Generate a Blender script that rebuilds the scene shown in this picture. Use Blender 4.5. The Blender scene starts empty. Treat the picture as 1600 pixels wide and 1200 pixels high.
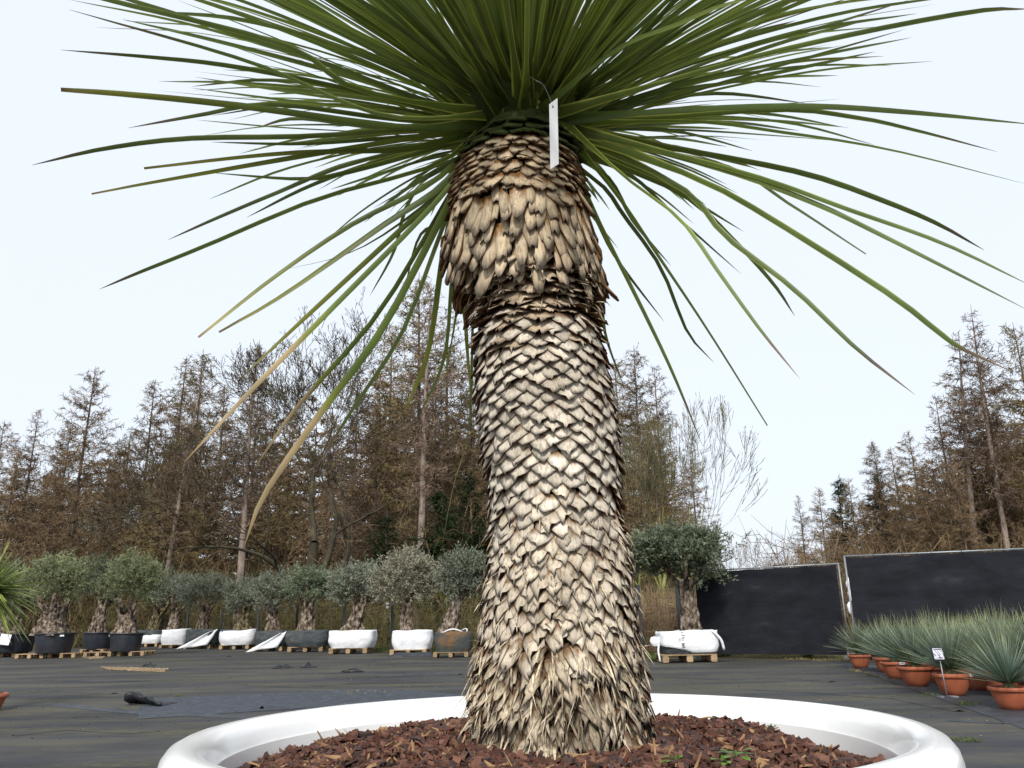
import bpy, math, random
import numpy as np
from mathutils import Vector, Matrix, noise

# ------------------------------------------------------------------ camera
F_PX, CAM_H, Y_H, ROLL = 1250.0, 0.95, 972.0, 0.0195
PITCH = math.atan((Y_H - 600) / F_PX)
scene = bpy.context.scene
cam_d = bpy.data.cameras.new('camera')
cam = bpy.data.objects.new('camera', cam_d)
scene.collection.objects.link(cam)
cam_d.sensor_width = 36.0
cam_d.lens = 36.0 * F_PX / 1600.0
cam_d.clip_start, cam_d.clip_end = 0.05, 2000
cam.matrix_world = (Matrix.Translation((0, 0, CAM_H)) @ Matrix.Rotation(math.pi / 2 + PITCH, 4, 'X')
                    @ Matrix.Rotation(-ROLL, 4, 'Z'))
scene.camera = cam
scene.render.resolution_x, scene.render.resolution_y = 1024, 768

# ------------------------------------------------------------------ sky and sun
SUN_EL, SUN_AZ = 40.0, 188.0          # azimuth clockwise from +Y: behind the camera, a little to the left
world = bpy.data.worlds.new('World')
scene.world = world
world.use_nodes = True
wn, wl = world.node_tree.nodes, world.node_tree.links
wn.clear()
w_out = wn.new('ShaderNodeOutputWorld')
w_bg = wn.new('ShaderNodeBackground')
w_sky = wn.new('ShaderNodeTexSky')
w_sky.sky_type = 'NISHITA'
w_sky.sun_disc = False
w_sky.sun_elevation = math.radians(SUN_EL)
w_sky.sun_rotation = math.radians(SUN_AZ)
w_sky.dust_density = 4.0
w_sky.air_density = 1.0
w_mix = wn.new('ShaderNodeMixRGB')     # thin white overcast veil over the clear sky
w_mix.inputs[0].default_value = 0.85
w_mix.inputs[2].default_value = (8.2, 8.85, 9.7, 1)
w_bg.inputs[1].default_value = 0.1
wl.new(w_sky.outputs[0], w_mix.inputs[1])
wl.new(w_mix.outputs[0], w_bg.inputs[0])
wl.new(w_bg.outputs[0], w_out.inputs[0])
sun_d = bpy.data.lights.new('sun', 'SUN')
sun_d.energy = 3.3
sun_d.angle = math.radians(9)
sun_d.color = (1.0, 0.97, 0.92)
sun = bpy.data.objects.new('sun', sun_d)
scene.collection.objects.link(sun)
sa, se = math.radians(SUN_AZ), math.radians(SUN_EL)
sun_dir = Vector((math.sin(sa) * math.cos(se), math.cos(sa) * math.cos(se), math.sin(se)))
sun.rotation_euler = sun_dir.to_track_quat('Z', 'Y').to_euler()
scene.view_settings.view_transform = 'Standard'
scene.view_settings.look = 'None'
scene.view_settings.gamma = 1.0
scene.view_settings.exposure = 0.30

# ------------------------------------------------------------------ helpers
RC, RS = math.cos(ROLL), math.sin(ROLL)
def ray(px, py):
    x, y = px - 800.0, 600.0 - py
    X, Y = RC * x + RS * y, -RS * x + RC * y
    return Vector((X, F_PX * math.cos(PITCH) - Y * math.sin(PITCH), F_PX * math.sin(PITCH) + Y * math.cos(PITCH)))
CAM = Vector((0, 0, CAM_H))
def at_y(px, py, d):
    r = ray(px, py); return CAM + r * (d / r.y)
def on_ground(px, py, z=0.0):
    r = ray(px, py); return CAM + r * ((z - CAM_H) / r.z)
def proj(p):
    v = cam.matrix_world.inverted() @ Vector(p)
    return 800 + F_PX * v.x / -v.z, 600 - F_PX * v.y / -v.z

COL = scene.collection
def link(name, data, parent=None, loc=None):
    o = bpy.data.objects.new(name, data)
    COL.objects.link(o)
    if parent is not None: o.parent = parent
    if loc is not None: o.location = loc
    return o
def empty(name, loc=(0, 0, 0), rz=0.0):
    o = link(name, None); o.location = loc; o.rotation_euler = (0, 0, rz)
    o.empty_display_size = 0.1
    return o
def tag(o, label=None, cat=None, group=None, kind=None):
    if label: o['label'] = label
    if cat: o['category'] = cat
    if group: o['group'] = group
    if kind: o['kind'] = kind
    return o
def copy_tree(o, parent=None):
    c = o.copy(); COL.objects.link(c); c.parent = parent
    for ch in list(o.children): copy_tree(ch, c)
    return c

class MB:
    def __init__(s): s.v, s.f, s.m, s.uv = [], [], [], []
    def add(s, vs, fs, mi=0, uvs=None):
        b = len(s.v); s.v += [tuple(v) for v in vs]
        s.uv += uvs if uvs else [(0.5, 0.5)] * len(vs)
        for f in fs: s.f.append(tuple(i + b for i in f)); s.m.append(mi)
    def box(s, c, d, mi=0, M=None):
        vs = [Vector((c[0] + sx * d[0] / 2, c[1] + sy * d[1] / 2, c[2] + sz * d[2] / 2))
              for sx in (-1, 1) for sy in (-1, 1) for sz in (-1, 1)]
        if M: vs = [M @ v for v in vs]
        s.add(vs, [(0, 1, 3, 2), (4, 6, 7, 5), (0, 4, 5, 1), (2, 3, 7, 6), (0, 2, 6, 4), (1, 5, 7, 3)], mi)
    def tube(s, pts, rad, n=8, mi=0, cap=True):
        pts = [Vector(p) for p in pts]
        if not hasattr(rad, '__len__'): rad = [rad] * len(pts)
        vs, fs, uv = [], [], []
        t0 = (pts[1] - pts[0]).normalized()
        a = t0.orthogonal().normalized()
        L = 0.0
        for i, p in enumerate(pts):
            t = (pts[min(i + 1, len(pts) - 1)] - pts[max(i - 1, 0)]).normalized()
            a = (a - t * a.dot(t)).normalized(); b = t.cross(a)
            if i: L += (p - pts[i - 1]).length
            for k in range(n):
                th = 2 * math.pi * k / n
                vs.append(p + (a * math.cos(th) + b * math.sin(th)) * rad[i]); uv.append((k / n, L))
        for i in range(len(pts) - 1):
            for k in range(n):
                k2 = (k + 1) % n
                fs.append((i * n + k, i * n + k2, (i + 1) * n + k2, (i + 1) * n + k))
        if cap:
            fs.append(tuple(reversed(range(n)))); fs.append(tuple((len(pts) - 1) * n + k for k in range(n)))
        s.add(vs, fs, mi, uv)
    def lathe(s, prof, n=48, mi=0, jitter=None):
        vs, fs = [], []
        for j, (r, z) in enumerate(prof):
            for k in range(n):
                th = 2 * math.pi * k / n
                rr, zz = (r, z) if jitter is None else jitter(r, z, th, j)
                vs.append((rr * math.cos(th), rr * math.sin(th), zz))
        for j in range(len(prof) - 1):
            for k in range(n):
                k2 = (k + 1) % n
                fs.append((j * n + k, j * n + k2, (j + 1) * n + k2, (j + 1) * n + k))
        s.add(vs, fs, mi)
    def mesh(s, name, mats, smooth=True):
        me = bpy.data.meshes.new(name)
        me.from_pydata(s.v, [], s.f)
        for m in (mats if isinstance(mats, (list, tuple)) else [mats]): me.materials.append(m)
        me.polygons.foreach_set('material_index', s.m)
        me.polygons.foreach_set('use_smooth', [smooth] * len(s.f))
        ul = me.uv_layers.new(name='UVMap')
        li = np.empty(len(me.loops), dtype=np.int32); me.loops.foreach_get('vertex_index', li)
        ul.data.foreach_set('uv', np.array(s.uv, dtype=np.float32)[li].ravel())
        me.update()
        return me
    def build(s, name, mats, parent=None, loc=None, smooth=True):
        return link(name, s.mesh(name, mats, smooth), parent, loc)

def np_mesh(name, V, F, mats, uv=None, mi=None, smooth=False):
    """V (n,3), F (m,k) all faces with k corners"""
    V = np.asarray(V, dtype=np.float32); F = np.asarray(F, dtype=np.int32)
    m, k = F.shape
    me = bpy.data.meshes.new(name)
    me.vertices.add(len(V)); me.vertices.foreach_set('co', V.ravel())
    me.loops.add(m * k); me.loops.foreach_set('vertex_index', F.ravel())
    me.polygons.add(m)
    me.polygons.foreach_set('loop_start', np.arange(0, m * k, k, dtype=np.int32))
    me.polygons.foreach_set('loop_total', np.full(m, k, dtype=np.int32))
    if smooth: me.polygons.foreach_set('use_smooth', [True] * m)
    for mt in (mats if isinstance(mats, (list, tuple)) else [mats]): me.materials.append(mt)
    if mi is not None: me.polygons.foreach_set('material_index', np.asarray(mi, dtype=np.int32))
    ul = me.uv_layers.new(name='UVMap')
    if uv is not None: ul.data.foreach_set('uv', np.asarray(uv, dtype=np.float32)[F.ravel()].ravel())
    me.update(calc_edges=True)
    me.validate()
    return me

def unit(a): return a / np.maximum(np.linalg.norm(a, axis=-1, keepdims=True), 1e-9)
def rand_unit(rng, n): return unit(rng.normal(size=(n, 3)))

def blades(P, D, L, W, rng, rows=(0.0, 0.45, 1.0), wid=(0.5, 1.0, 0.05), droop=0.0, side=None):
    """narrow flat blades: P base, D unit direction, L length, W width -> V,F(quads),uv"""
    n = len(P)
    if side is None: side = np.cross(D, rand_unit(rng, n))
    side = unit(side)
    V, U = [], []
    for r, w in zip(rows, wid):
        c = P + D * (L * r)[:, None]
        c = c - np.array([0, 0, 1.0]) * (droop * L * r * r)[:, None] if np.ndim(droop) else c - np.array([0, 0, 1.0]) * (droop * L * r * r)[:, None]
        o = side * (W * w * 0.5)[:, None]
        V += [c - o, c + o]
        U += [np.tile([0.0, r], (n, 1)), np.tile([1.0, r], (n, 1))]
    k = len(V)
    V = np.stack(V, 1).reshape(-1, 3); U = np.stack(U, 1).reshape(-1, 2)
    base = np.arange(n)[:, None] * k
    F = np.concatenate([base + np.array([[2 * i, 2 * i + 1, 2 * i + 3, 2 * i + 2]]) for i in range(len(rows) - 1)], 0)
    return V, F, U

def join_np(parts):
    V, F, U, off = [], [], [], 0
    for v, f, u in parts:
        V.append(v); F.append(f + off); U.append(u); off += len(v)
    return np.concatenate(V), np.concatenate(F), np.concatenate(U)

# ------------------------------------------------------------------ materials
def base_mat(name, rough=0.7, spec=0.3):
    m = bpy.data.materials.new(name); m.use_nodes = True
    nt = m.node_tree; b = nt.nodes['Principled BSDF']
    b.inputs['Roughness'].default_value = rough
    b.inputs['Specular IOR Level'].default_value = spec
    return m, nt, b
def ramp(nt, stops):
    r = nt.nodes.new('ShaderNodeValToRGB')
    e = r.color_ramp.elements
    e[0].position, e[0].color = stops[0][0], (*stops[0][1], 1)
    e[1].position, e[1].color = stops[-1][0], (*stops[-1][1], 1)
    for p, c in stops[1:-1]:
        x = e.new(p); x.color = (*c, 1)
    return r
def pos_noise(nt, scale, stretch=(1, 1, 1), detail=4, rough=0.6, coord='pos'):
    mp = nt.nodes.new('ShaderNodeMapping')
    mp.inputs['Scale'].default_value = stretch
    if coord == 'pos':
        g = nt.nodes.new('ShaderNodeNewGeometry'); nt.links.new(g.outputs['Position'], mp.inputs[0])
    else:
        g = nt.nodes.new('ShaderNodeTexCoord'); nt.links.new(g.outputs[coord], mp.inputs[0])
    n = nt.nodes.new('ShaderNodeTexNoise')
    n.inputs['Scale'].default_value = scale
    n.inputs['Detail'].default_value = detail
    n.inputs['Roughness'].default_value = rough
    nt.links.new(mp.outputs[0], n.inputs['Vector'])
    return n
def noise_mat(name, stops, scale=5, stretch=(1, 1, 1), rough=0.75, bump=0.0, bscale=None, spec=0.25, detail=5, coord='pos', objvar=0.0, bdist=0.01):
    m, nt, b = base_mat(name, rough, spec)
    n = pos_noise(nt, scale, stretch, detail, coord=coord)
    r = ramp(nt, stops)
    nt.links.new(n.outputs['Fac'], r.inputs[0])
    out = r.outputs[0]
    if objvar:
        oi = nt.nodes.new('ShaderNodeObjectInfo')
        hs = nt.nodes.new('ShaderNodeHueSaturation')
        mr = nt.nodes.new('ShaderNodeMapRange')
        mr.inputs[3].default_value, mr.inputs[4].default_value = 1 - objvar, 1 + objvar
        nt.links.new(oi.outputs['Random'], mr.inputs[0]); nt.links.new(mr.outputs[0], hs.inputs['Value'])
        nt.links.new(out, hs.inputs['Color']); out = hs.outputs[0]
    nt.links.new(out, b.inputs['Base Color'])
    if bump:
        n2 = pos_noise(nt, bscale or scale * 3, stretch, 6, coord=coord)
        bp = nt.nodes.new('ShaderNodeBump'); bp.inputs['Strength'].default_value = bump
        bp.inputs['Distance'].default_value = bdist
        nt.links.new(n2.outputs['Fac'], bp.inputs['Height']); nt.links.new(bp.outputs[0], b.inputs['Normal'])
    return m
def plain(name, c, rough=0.6, spec=0.3, metal=0.0):
    m, nt, b = base_mat(name, rough, spec)
    b.inputs['Base Color'].default_value = (*c, 1); b.inputs['Metallic'].default_value = metal
    return m
def leaf_mat(name, stops, trans=0.3, rough=0.5, nscale=8.0, namp=0.35, tcol=(0.20, 0.28, 0.04), spec=0.3, edge=None, objvar=0.15):
    """colour runs along the leaf (UV y), varied by noise; translucent"""
    m, nt, b = base_mat(name, rough, spec)
    uv = nt.nodes.new('ShaderNodeUVMap'); uv.uv_map = 'UVMap'
    sx = nt.nodes.new('ShaderNodeSeparateXYZ'); nt.links.new(uv.outputs[0], sx.inputs[0])
    r = ramp(nt, stops); nt.links.new(sx.outputs[1], r.inputs[0])
    col = r.outputs[0]
    if edge:
        a = nt.nodes.new('ShaderNodeMath'); a.operation = 'SUBTRACT'; a.inputs[1].default_value = 0.5
        nt.links.new(sx.outputs[0], a.inputs[0])
        ab = nt.nodes.new('ShaderNodeMath'); ab.operation = 'ABSOLUTE'; nt.links.new(a.outputs[0], ab.inputs[0])
        er = ramp(nt, [(0.33, (0, 0, 0)), (0.42, (1, 1, 1))]); nt.links.new(ab.outputs[0], er.inputs[0])
        vr = ramp(nt, [(0.0, (1, 1, 1)), (0.45, (0.6, 0.6, 0.6)), (0.9, (0, 0, 0))]); nt.links.new(sx.outputs[1], vr.inputs[0])
        mu = nt.nodes.new('ShaderNodeMath'); mu.operation = 'MULTIPLY'
        nt.links.new(er.outputs[0], mu.inputs[0]); nt.links.new(vr.outputs[0], mu.inputs[1])
        mx = nt.nodes.new('ShaderNodeMixRGB'); mx.inputs[2].default_value = (*edge, 1)
        nt.links.new(mu.outputs[0], mx.inputs[0]); nt.links.new(col, mx.inputs[1]); col = mx.outputs[0]
    n = pos_noise(nt, nscale, detail=3)
    hs = nt.nodes.new('ShaderNodeHueSaturation')
    mr = nt.nodes.new('ShaderNodeMapRange')
    mr.inputs[1].default_value, mr.inputs[2].default_value = 0.3, 0.7
    mr.inputs[3].default_value, mr.inputs[4].default_value = 1 - namp, 1 + namp
    nt.links.new(n.outputs['Fac'], mr.inputs[0])
    oi = nt.nodes.new('ShaderNodeObjectInfo')
    mo = nt.nodes.new('ShaderNodeMapRange'); mo.inputs[3].default_value, mo.inputs[4].default_value = 1 - objvar, 1 + objvar
    nt.links.new(oi.outputs['Random'], mo.inputs[0])
    mm = nt.nodes.new('ShaderNodeMath'); mm.operation = 'MULTIPLY'
    nt.links.new(mr.outputs[0], mm.inputs[0]); nt.links.new(mo.outputs[0], mm.inputs[1])
    nt.links.new(mm.outputs[0], hs.inputs['Value']); nt.links.new(col, hs.inputs['Color'])
    nt.links.new(hs.outputs[0], b.inputs['Base Color'])
    if trans:
        tr = nt.nodes.new('ShaderNodeBsdfTranslucent')
        t2 = nt.nodes.new('ShaderNodeMixRGB'); t2.blend_type = 'MIX'; t2.inputs[0].default_value = 0.5
        t2.inputs[2].default_value = (*tcol, 1)
        nt.links.new(hs.outputs[0], t2.inputs[1]); nt.links.new(t2.outputs[0], tr.inputs[0])
        ms = nt.nodes.new('ShaderNodeMixShader'); ms.inputs[0].default_value = trans
        out = nt.nodes['Material Output']
        nt.links.new(b.outputs[0], ms.inputs[1]); nt.links.new(tr.outputs[0], ms.inputs[2])
        nt.links.new(ms.outputs[0], out.inputs[0])
    return m

M = {}
# glossy white planter
m, nt, b = base_mat('white_gloss', 0.22, 0.5)
b.inputs['Coat Weight'].default_value = 0.3
n = pos_noise(nt, 3.0, (1, 1, 0.4), 6); r = ramp(nt, [(0.35, (0.76, 0.76, 0.75)), (0.6, (0.84, 0.84, 0.84))])
nt.links.new(n.outputs['Fac'], r.inputs[0])
nd_ = pos_noise(nt, 26.0, (1, 1, 0.35), 8, 0.8); rd_ = ramp(nt, [(0.66, (0, 0, 0)), (0.80, (0.55, 0.55, 0.55))]); nt.links.new(nd_.outputs['Fac'], rd_.inputs[0])
md_ = nt.nodes.new('ShaderNodeMixRGB'); md_.inputs[2].default_value = (0.36, 0.31, 0.25, 1)
nt.links.new(rd_.outputs[0], md_.inputs[0]); nt.links.new(r.outputs[0], md_.inputs[1]); nt.links.new(md_.outputs[0], b.inputs['Base Color'])
M['planter'] = m
# ground fabric
def ground_material():
    m, nt, b = base_mat('ground_fabric', 0.75, 0.25)
    n1 = pos_noise(nt, 0.8, (0.35, 0.9, 1), 8, 0.7)
    r1 = ramp(nt, [(0.34, (0.017, 0.018, 0.022)), (0.48, (0.033, 0.034, 0.037)), (0.64, (0.066, 0.062, 0.054))])
    nt.links.new(n1.outputs['Fac'], r1.inputs[0])
    n2 = pos_noise(nt, 0.9, (0.24, 1.25, 1), 11, 0.80)         # moss streaks along the fabric's weave
    r2 = ramp(nt, [(0.47, (0, 0, 0)), (0.60, (1, 1, 1))])
    nt.links.new(n2.outputs['Fac'], r2.inputs[0])
    n2b = pos_noise(nt, 22.0, (0.5, 1, 1), 5, 0.75)
    r2b = ramp(nt, [(0.42, (0.1, 0.1, 0.1)), (0.62, (0.75, 0.75, 0.75))]); nt.links.new(n2b.outputs['Fac'], r2b.inputs[0])
    mu = nt.nodes.new('ShaderNodeMath'); mu.operation = 'MULTIPLY'
    nt.links.new(r2.outputs[0], mu.inputs[0]); nt.links.new(r2b.outputs[0], mu.inputs[1])
    mx = nt.nodes.new('ShaderNodeMixRGB'); mx.inputs[2].default_value = (0.125, 0.108, 0.042, 1)
    nt.links.new(mu.outputs[0], mx.inputs[0]); nt.links.new(r1.outputs[0], mx.inputs[1])
    n3 = pos_noise(nt, 60.0, (1, 1, 1), 3, 0.6)              # pale grit
    r3 = ramp(nt, [(0.70, (0, 0, 0)), (0.78, (0.5, 0.5, 0.5))]); nt.links.new(n3.outputs['Fac'], r3.inputs[0])
    mx2 = nt.nodes.new('ShaderNodeMixRGB'); mx2.inputs[2].default_value = (0.22, 0.20, 0.17, 1)
    nt.links.new(r3.outputs[0], mx2.inputs[0]); nt.links.new(mx.outputs[0], mx2.inputs[1])
    nt.links.new(mx2.outputs[0], b.inputs['Base Color'])
    n4 = pos_noise(nt, 2.2, (0.3, 1.2, 1), 6, 0.6)
    bp = nt.nodes.new('ShaderNodeBump'); bp.inputs['Strength'].default_value = 0.35; bp.inputs['Distance'].default_value = 0.03
    nt.links.new(n4.outputs['Fac'], bp.inputs['Height'])
    n5 = pos_noise(nt, 90.0, (1, 1, 1), 2)
    bp2 = nt.nodes.new('ShaderNodeBump'); bp2.inputs['Strength'].default_value = 0.35; bp2.inputs['Distance'].default_value = 0.006
    nt.links.new(n5.outputs['Fac'], bp2.inputs['Height']); nt.links.new(bp.outputs[0], bp2.inputs['Normal'])
    nt.links.new(bp2.outputs[0], b.inputs['Normal'])
    return m
M['ground'] = ground_material()
M['cloth_new'] = noise_mat('blue_grey_cloth', [(0.3, (0.022, 0.027, 0.036)), (0.56, (0.038, 0.045, 0.057)), (0.66, (0.12, 0.13, 0.15))], 16, (0.5, 1.5, 1), 0.55, 0.4, 20, bdist=0.01)
M['cloth_dark'] = noise_mat('dark_fabric', [(0.3, (0.026, 0.029, 0.036)), (0.7, (0.055, 0.058, 0.066))], 6, (1, 1, 1), 0.55, 0.4, 18, bdist=0.01)
M['cloth_black'] = noise_mat('black_fabric', [(0.3, (0.010, 0.011, 0.014)), (0.7, (0.028, 0.030, 0.036))], 6, (1, 1, 1), 0.5, 0.4, 18, bdist=0.01)
M['soil_dark'] = noise_mat('dark_soil', [(0.3, (0.02, 0.011, 0.008)), (0.7, (0.06, 0.03, 0.02))], 30, rough=0.95, bump=0.8, bscale=60)
M['chip'] = [noise_mat('bark_chip_a', [(0.3, (0.038, 0.016, 0.010)), (0.7, (0.115, 0.047, 0.031))], 30, rough=0.85, bump=0.5, bscale=160, bdist=0.003),
             noise_mat('bark_chip_b', [(0.3, (0.070, 0.032, 0.022)), (0.7, (0.195, 0.095, 0.064))], 30, rough=0.85, bump=0.5, bscale=160, bdist=0.003),
             noise_mat('bark_chip_c', [(0.3, (0.026, 0.016, 0.014)), (0.7, (0.085, 0.052, 0.046))], 30, rough=0.85, bump=0.5, bscale=160, bdist=0.003),
             noise_mat('bark_chip_pale', [(0.3, (0.20, 0.11, 0.05)), (0.7, (0.36, 0.23, 0.12))], 40, rough=0.85)]
# yucca trunk scales
def scale_mat(name, root, face, tip, dark=0.55, fib=(170, 170, 16), low=0.72):
    m, nt, b = base_mat(name, 0.82, 0.2)
    uv = nt.nodes.new('ShaderNodeUVMap'); uv.uv_map = 'UVMap'
    sx = nt.nodes.new('ShaderNodeSeparateXYZ'); nt.links.new(uv.outputs[0], sx.inputs[0])
    nw = pos_noise(nt, 60, (1, 1, 1), 3)
    ad = nt.nodes.new('ShaderNodeMath'); ad.operation = 'MULTIPLY_ADD'; ad.inputs[1].default_value = 0.35
    sb = nt.nodes.new('ShaderNodeMath'); sb.operation = 'SUBTRACT'; sb.inputs[1].default_value = 0.175
    nt.links.new(nw.outputs['Fac'], ad.inputs[0]); nt.links.new(sx.outputs[1], ad.inputs[2]); nt.links.new(ad.outputs[0], sb.inputs[0])
    r = ramp(nt, [(0.10, root), (0.30, tuple(0.45 * a + 0.55 * c for a, c in zip(root, face))), (0.42, face), (0.80, face), (1.0, tip)])
    nt.links.new(sb.outputs[0], r.inputs[0])
    nf = pos_noise(nt, 1.0, fib, 5, 0.7)
    rf = ramp(nt, [(0.34, (dark, dark * 0.93, dark * 0.85)), (0.55, (1, 1, 1))]); nt.links.new(nf.outputs['Fac'], rf.inputs[0])
    nl = pos_noise(nt, 9.0, (1, 1, 1), 4)
    rl = ramp(nt, [(0.36, (low, low * 0.97, low * 0.94)), (0.58, (1.05, 1.05, 1.05))]); nt.links.new(nl.outputs['Fac'], rl.inputs[0])
    m1 = nt.nodes.new('ShaderNodeMixRGB'); m1.blend_type = 'MULTIPLY'; m1.inputs[0].default_value = 1
    m2 = nt.nodes.new('ShaderNodeMixRGB'); m2.blend_type = 'MULTIPLY'; m2.inputs[0].default_value = 1
    nt.links.new(r.outputs[0], m1.inputs[1]); nt.links.new(rf.outputs[0], m1.inputs[2])
    nt.links.new(m1.outputs[0], m2.inputs[1]); nt.links.new(rl.outputs[0], m2.inputs[2])
    oi = nt.nodes.new('ShaderNodeObjectInfo')
    hs = nt.nodes.new('ShaderNodeHueSaturation'); mr = nt.nodes.new('ShaderNodeMapRange')
    mr.inputs[3].default_value, mr.inputs[4].default_value = 0.70, 1.15
    nt.links.new(oi.outputs['Random'], mr.inputs[0]); nt.links.new(mr.outputs[0], hs.inputs['Value'])
    nt.links.new(m2.outputs[0], hs.inputs['Color']); nt.links.new(hs.outputs[0], b.inputs['Base Color'])
    bp = nt.nodes.new('ShaderNodeBump'); bp.inputs['Strength'].default_value = 0.5; bp.inputs['Distance'].default_value = 0.002
    nt.links.new(nf.outputs['Fac'], bp.inputs['Height']); nt.links.new(bp.outputs[0], b.inputs['Normal'])
    return m
M['s_stub'] = scale_mat('stub_face', (0.22, 0.10, 0.03), (0.62, 0.49, 0.32), (0.17, 0.15, 0.14))
M['s_strap'] = scale_mat('strap_face', (0.30, 0.15, 0.05), (0.66, 0.53, 0.36), (0.46, 0.38, 0.29))
M['s_thin'] = scale_mat('thin_face', (0.15, 0.08, 0.04), (0.52, 0.41, 0.28), (0.52, 0.44, 0.34))
M['s_dia'] = scale_mat('diamond_face', (0.22, 0.13, 0.065), (0.67, 0.60, 0.49), (0.50, 0.44, 0.36))
M['s_fray'] = scale_mat('frayed_face', (0.28, 0.17, 0.085), (0.66, 0.575, 0.45), (0.38, 0.34, 0.29))
M['s_shag'] = scale_mat('shaggy_face', (0.17, 0.10, 0.05), (0.56, 0.47, 0.34), (0.22, 0.19, 0.155), 0.40, low=0.42)
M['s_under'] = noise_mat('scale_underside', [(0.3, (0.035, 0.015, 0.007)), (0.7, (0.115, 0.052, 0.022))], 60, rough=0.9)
M['s_green'] = scale_mat('green_stub_face', (0.035, 0.055, 0.012), (0.050, 0.075, 0.018), (0.05, 0.022, 0.012), 0.7)
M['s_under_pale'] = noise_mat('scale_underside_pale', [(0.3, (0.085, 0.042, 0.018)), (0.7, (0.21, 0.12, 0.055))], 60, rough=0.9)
M['s_green_under'] = noise_mat('green_stub_underside', [(0.3, (0.030, 0.040, 0.012)), (0.7, (0.085, 0.10, 0.025))], 60, rough=0.8)
M['core'] = noise_mat('trunk_core', [(0.3, (0.02, 0.010, 0.005)), (0.7, (0.07, 0.033, 0.016))], 40, rough=0.95)
GREEN = [(0.0, (0.095, 0.120, 0.016)), (0.12, (0.100, 0.145, 0.022)), (0.5, (0.105, 0.150, 0.045)), (1.0, (0.145, 0.175, 0.068))]
M['leaf'] = leaf_mat('yucca_leaf', GREEN, 0.36, 0.38, 6, 0.3, (0.20, 0.27, 0.03), 0.4, edge=(0.40, 0.41, 0.08), objvar=0.45)
M['leaf_brown'] = leaf_mat('yucca_leaf_brown_tip', GREEN[:3] + [(0.80, (0.070, 0.10, 0.025)), (0.86, (0.10, 0.065, 0.045)), (1.0, (0.16, 0.11, 0.085))], 0.34, 0.45, 6, 0.3, (0.20, 0.24, 0.04), 0.4, edge=(0.40, 0.41, 0.08), objvar=0.45)
M['leaf_dry'] = leaf_mat('yucca_leaf_dry_end', GREEN[:2] + [(0.50, (0.085, 0.13, 0.02)), (0.58, (0.20, 0.22, 0.04)), (0.63, (0.36, 0.27, 0.14)), (0.85, (0.42, 0.32, 0.18)), (1.0, (0.30, 0.20, 0.10))], 0.15, 0.55, 6, 0.25, (0.25, 0.22, 0.06), 0.3)
M['leaf_yellow'] = leaf_mat('yucca_leaf_yellowing', GREEN[:2] + [(0.45, (0.075, 0.115, 0.02)), (0.80, (0.22, 0.23, 0.04)), (0.95, (0.34, 0.30, 0.10)), (1.0, (0.20, 0.10, 0.06))], 0.25, 0.45, 6, 0.25, (0.30, 0.30, 0.05), 0.3)
M['leaf_pale'] = leaf_mat('yucca_leaf_pale', [(0.0, (0.045, 0.075, 0.012)), (0.25, (0.085, 0.13, 0.03)), (1.0, (0.13, 0.165, 0.06))], 0.40, 0.4, 6, 0.25, (0.34, 0.42, 0.10), 0.4)  # unmargined leaf variant, more translucent than the plain green
M['tag_white'] = plain('white_tag', (0.80, 0.80, 0.80), 0.45)
M['wire'] = plain('wire', (0.35, 0.36, 0.34), 0.4, 0.5, 0.6)
M['black_pot'] = noise_mat('black_plastic', [(0.3, (0.018, 0.021, 0.027)), (0.7, (0.034, 0.038, 0.047))], 4, rough=0.45, spec=0.4)
M['terracotta'] = noise_mat('terracotta_plastic', [(0.3, (0.27, 0.075, 0.035)), (0.55, (0.34, 0.10, 0.048)), (0.8, (0.40, 0.16, 0.09))], 5, rough=0.5, spec=0.35, objvar=0.12, coord='Object')
M['pebble'] = noise_mat('pebble_mulch', [(0.3, (0.07, 0.055, 0.03)), (0.7, (0.28, 0.25, 0.13))], 70, rough=0.9, bump=0.8, bscale=70)
M['bag_white'] = noise_mat('white_woven_bag', [(0.3, (0.66, 0.68, 0.71)), (0.7, (0.80, 0.80, 0.81))], 5, rough=0.55, bump=0.35, bscale=7, bdist=0.05)
M['bag_dark'] = noise_mat('dark_woven_bag', [(0.25, (0.030, 0.036, 0.042)), (0.55, (0.055, 0.064, 0.070)), (0.75, (0.14, 0.14, 0.10))], 3.2, (1, 1, 2), 0.7, 0.6, 10, bdist=0.05)
M['bag_rust'] = noise_mat('rust_stained_bag', [(0.3, (0.035, 0.045, 0.052)), (0.48, (0.055, 0.058, 0.052)), (0.62, (0.15, 0.085, 0.04)), (0.8, (0.10, 0.055, 0.03))], 1.8, (1, 1, 1), 0.75, 0.6, 10, bdist=0.05)
M['print'] = plain('dark_print', (0.10, 0.08, 0.10), 0.6)
M['pallet'] = noise_mat('pallet_wood', [(0.3, (0.20, 0.13, 0.07)), (0.7, (0.38, 0.28, 0.17))], 6, (2, 2, 8), 0.85, objvar=0.3)
M['olive_bark'] = noise_mat('olive_bark', [(0.38, (0.022, 0.014, 0.009)), (0.50, (0.135, 0.100, 0.072)), (0.66, (0.36, 0.305, 0.245))], 9, (1.2, 1.2, 0.7), 0.95, 0.9, 14, bdist=0.08)
M['olive_bark_moss'] = noise_mat('mossy_olive_bark', [(0.38, (0.02, 0.018, 0.009)), (0.5, (0.11, 0.09, 0.042)), (0.66, (0.28, 0.23, 0.14))], 9, (1.2, 1.2, 0.7), 0.95, 0.9, 14, bdist=0.08)
OL = [(0.0, (0.125, 0.142, 0.104)), (1.0, (0.235, 0.255, 0.195))]
M['olive_leaf'] = leaf_mat('olive_leaf', OL, 0.15, 0.5, 3.0, 0.5, (0.2, 0.25, 0.08))
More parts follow.
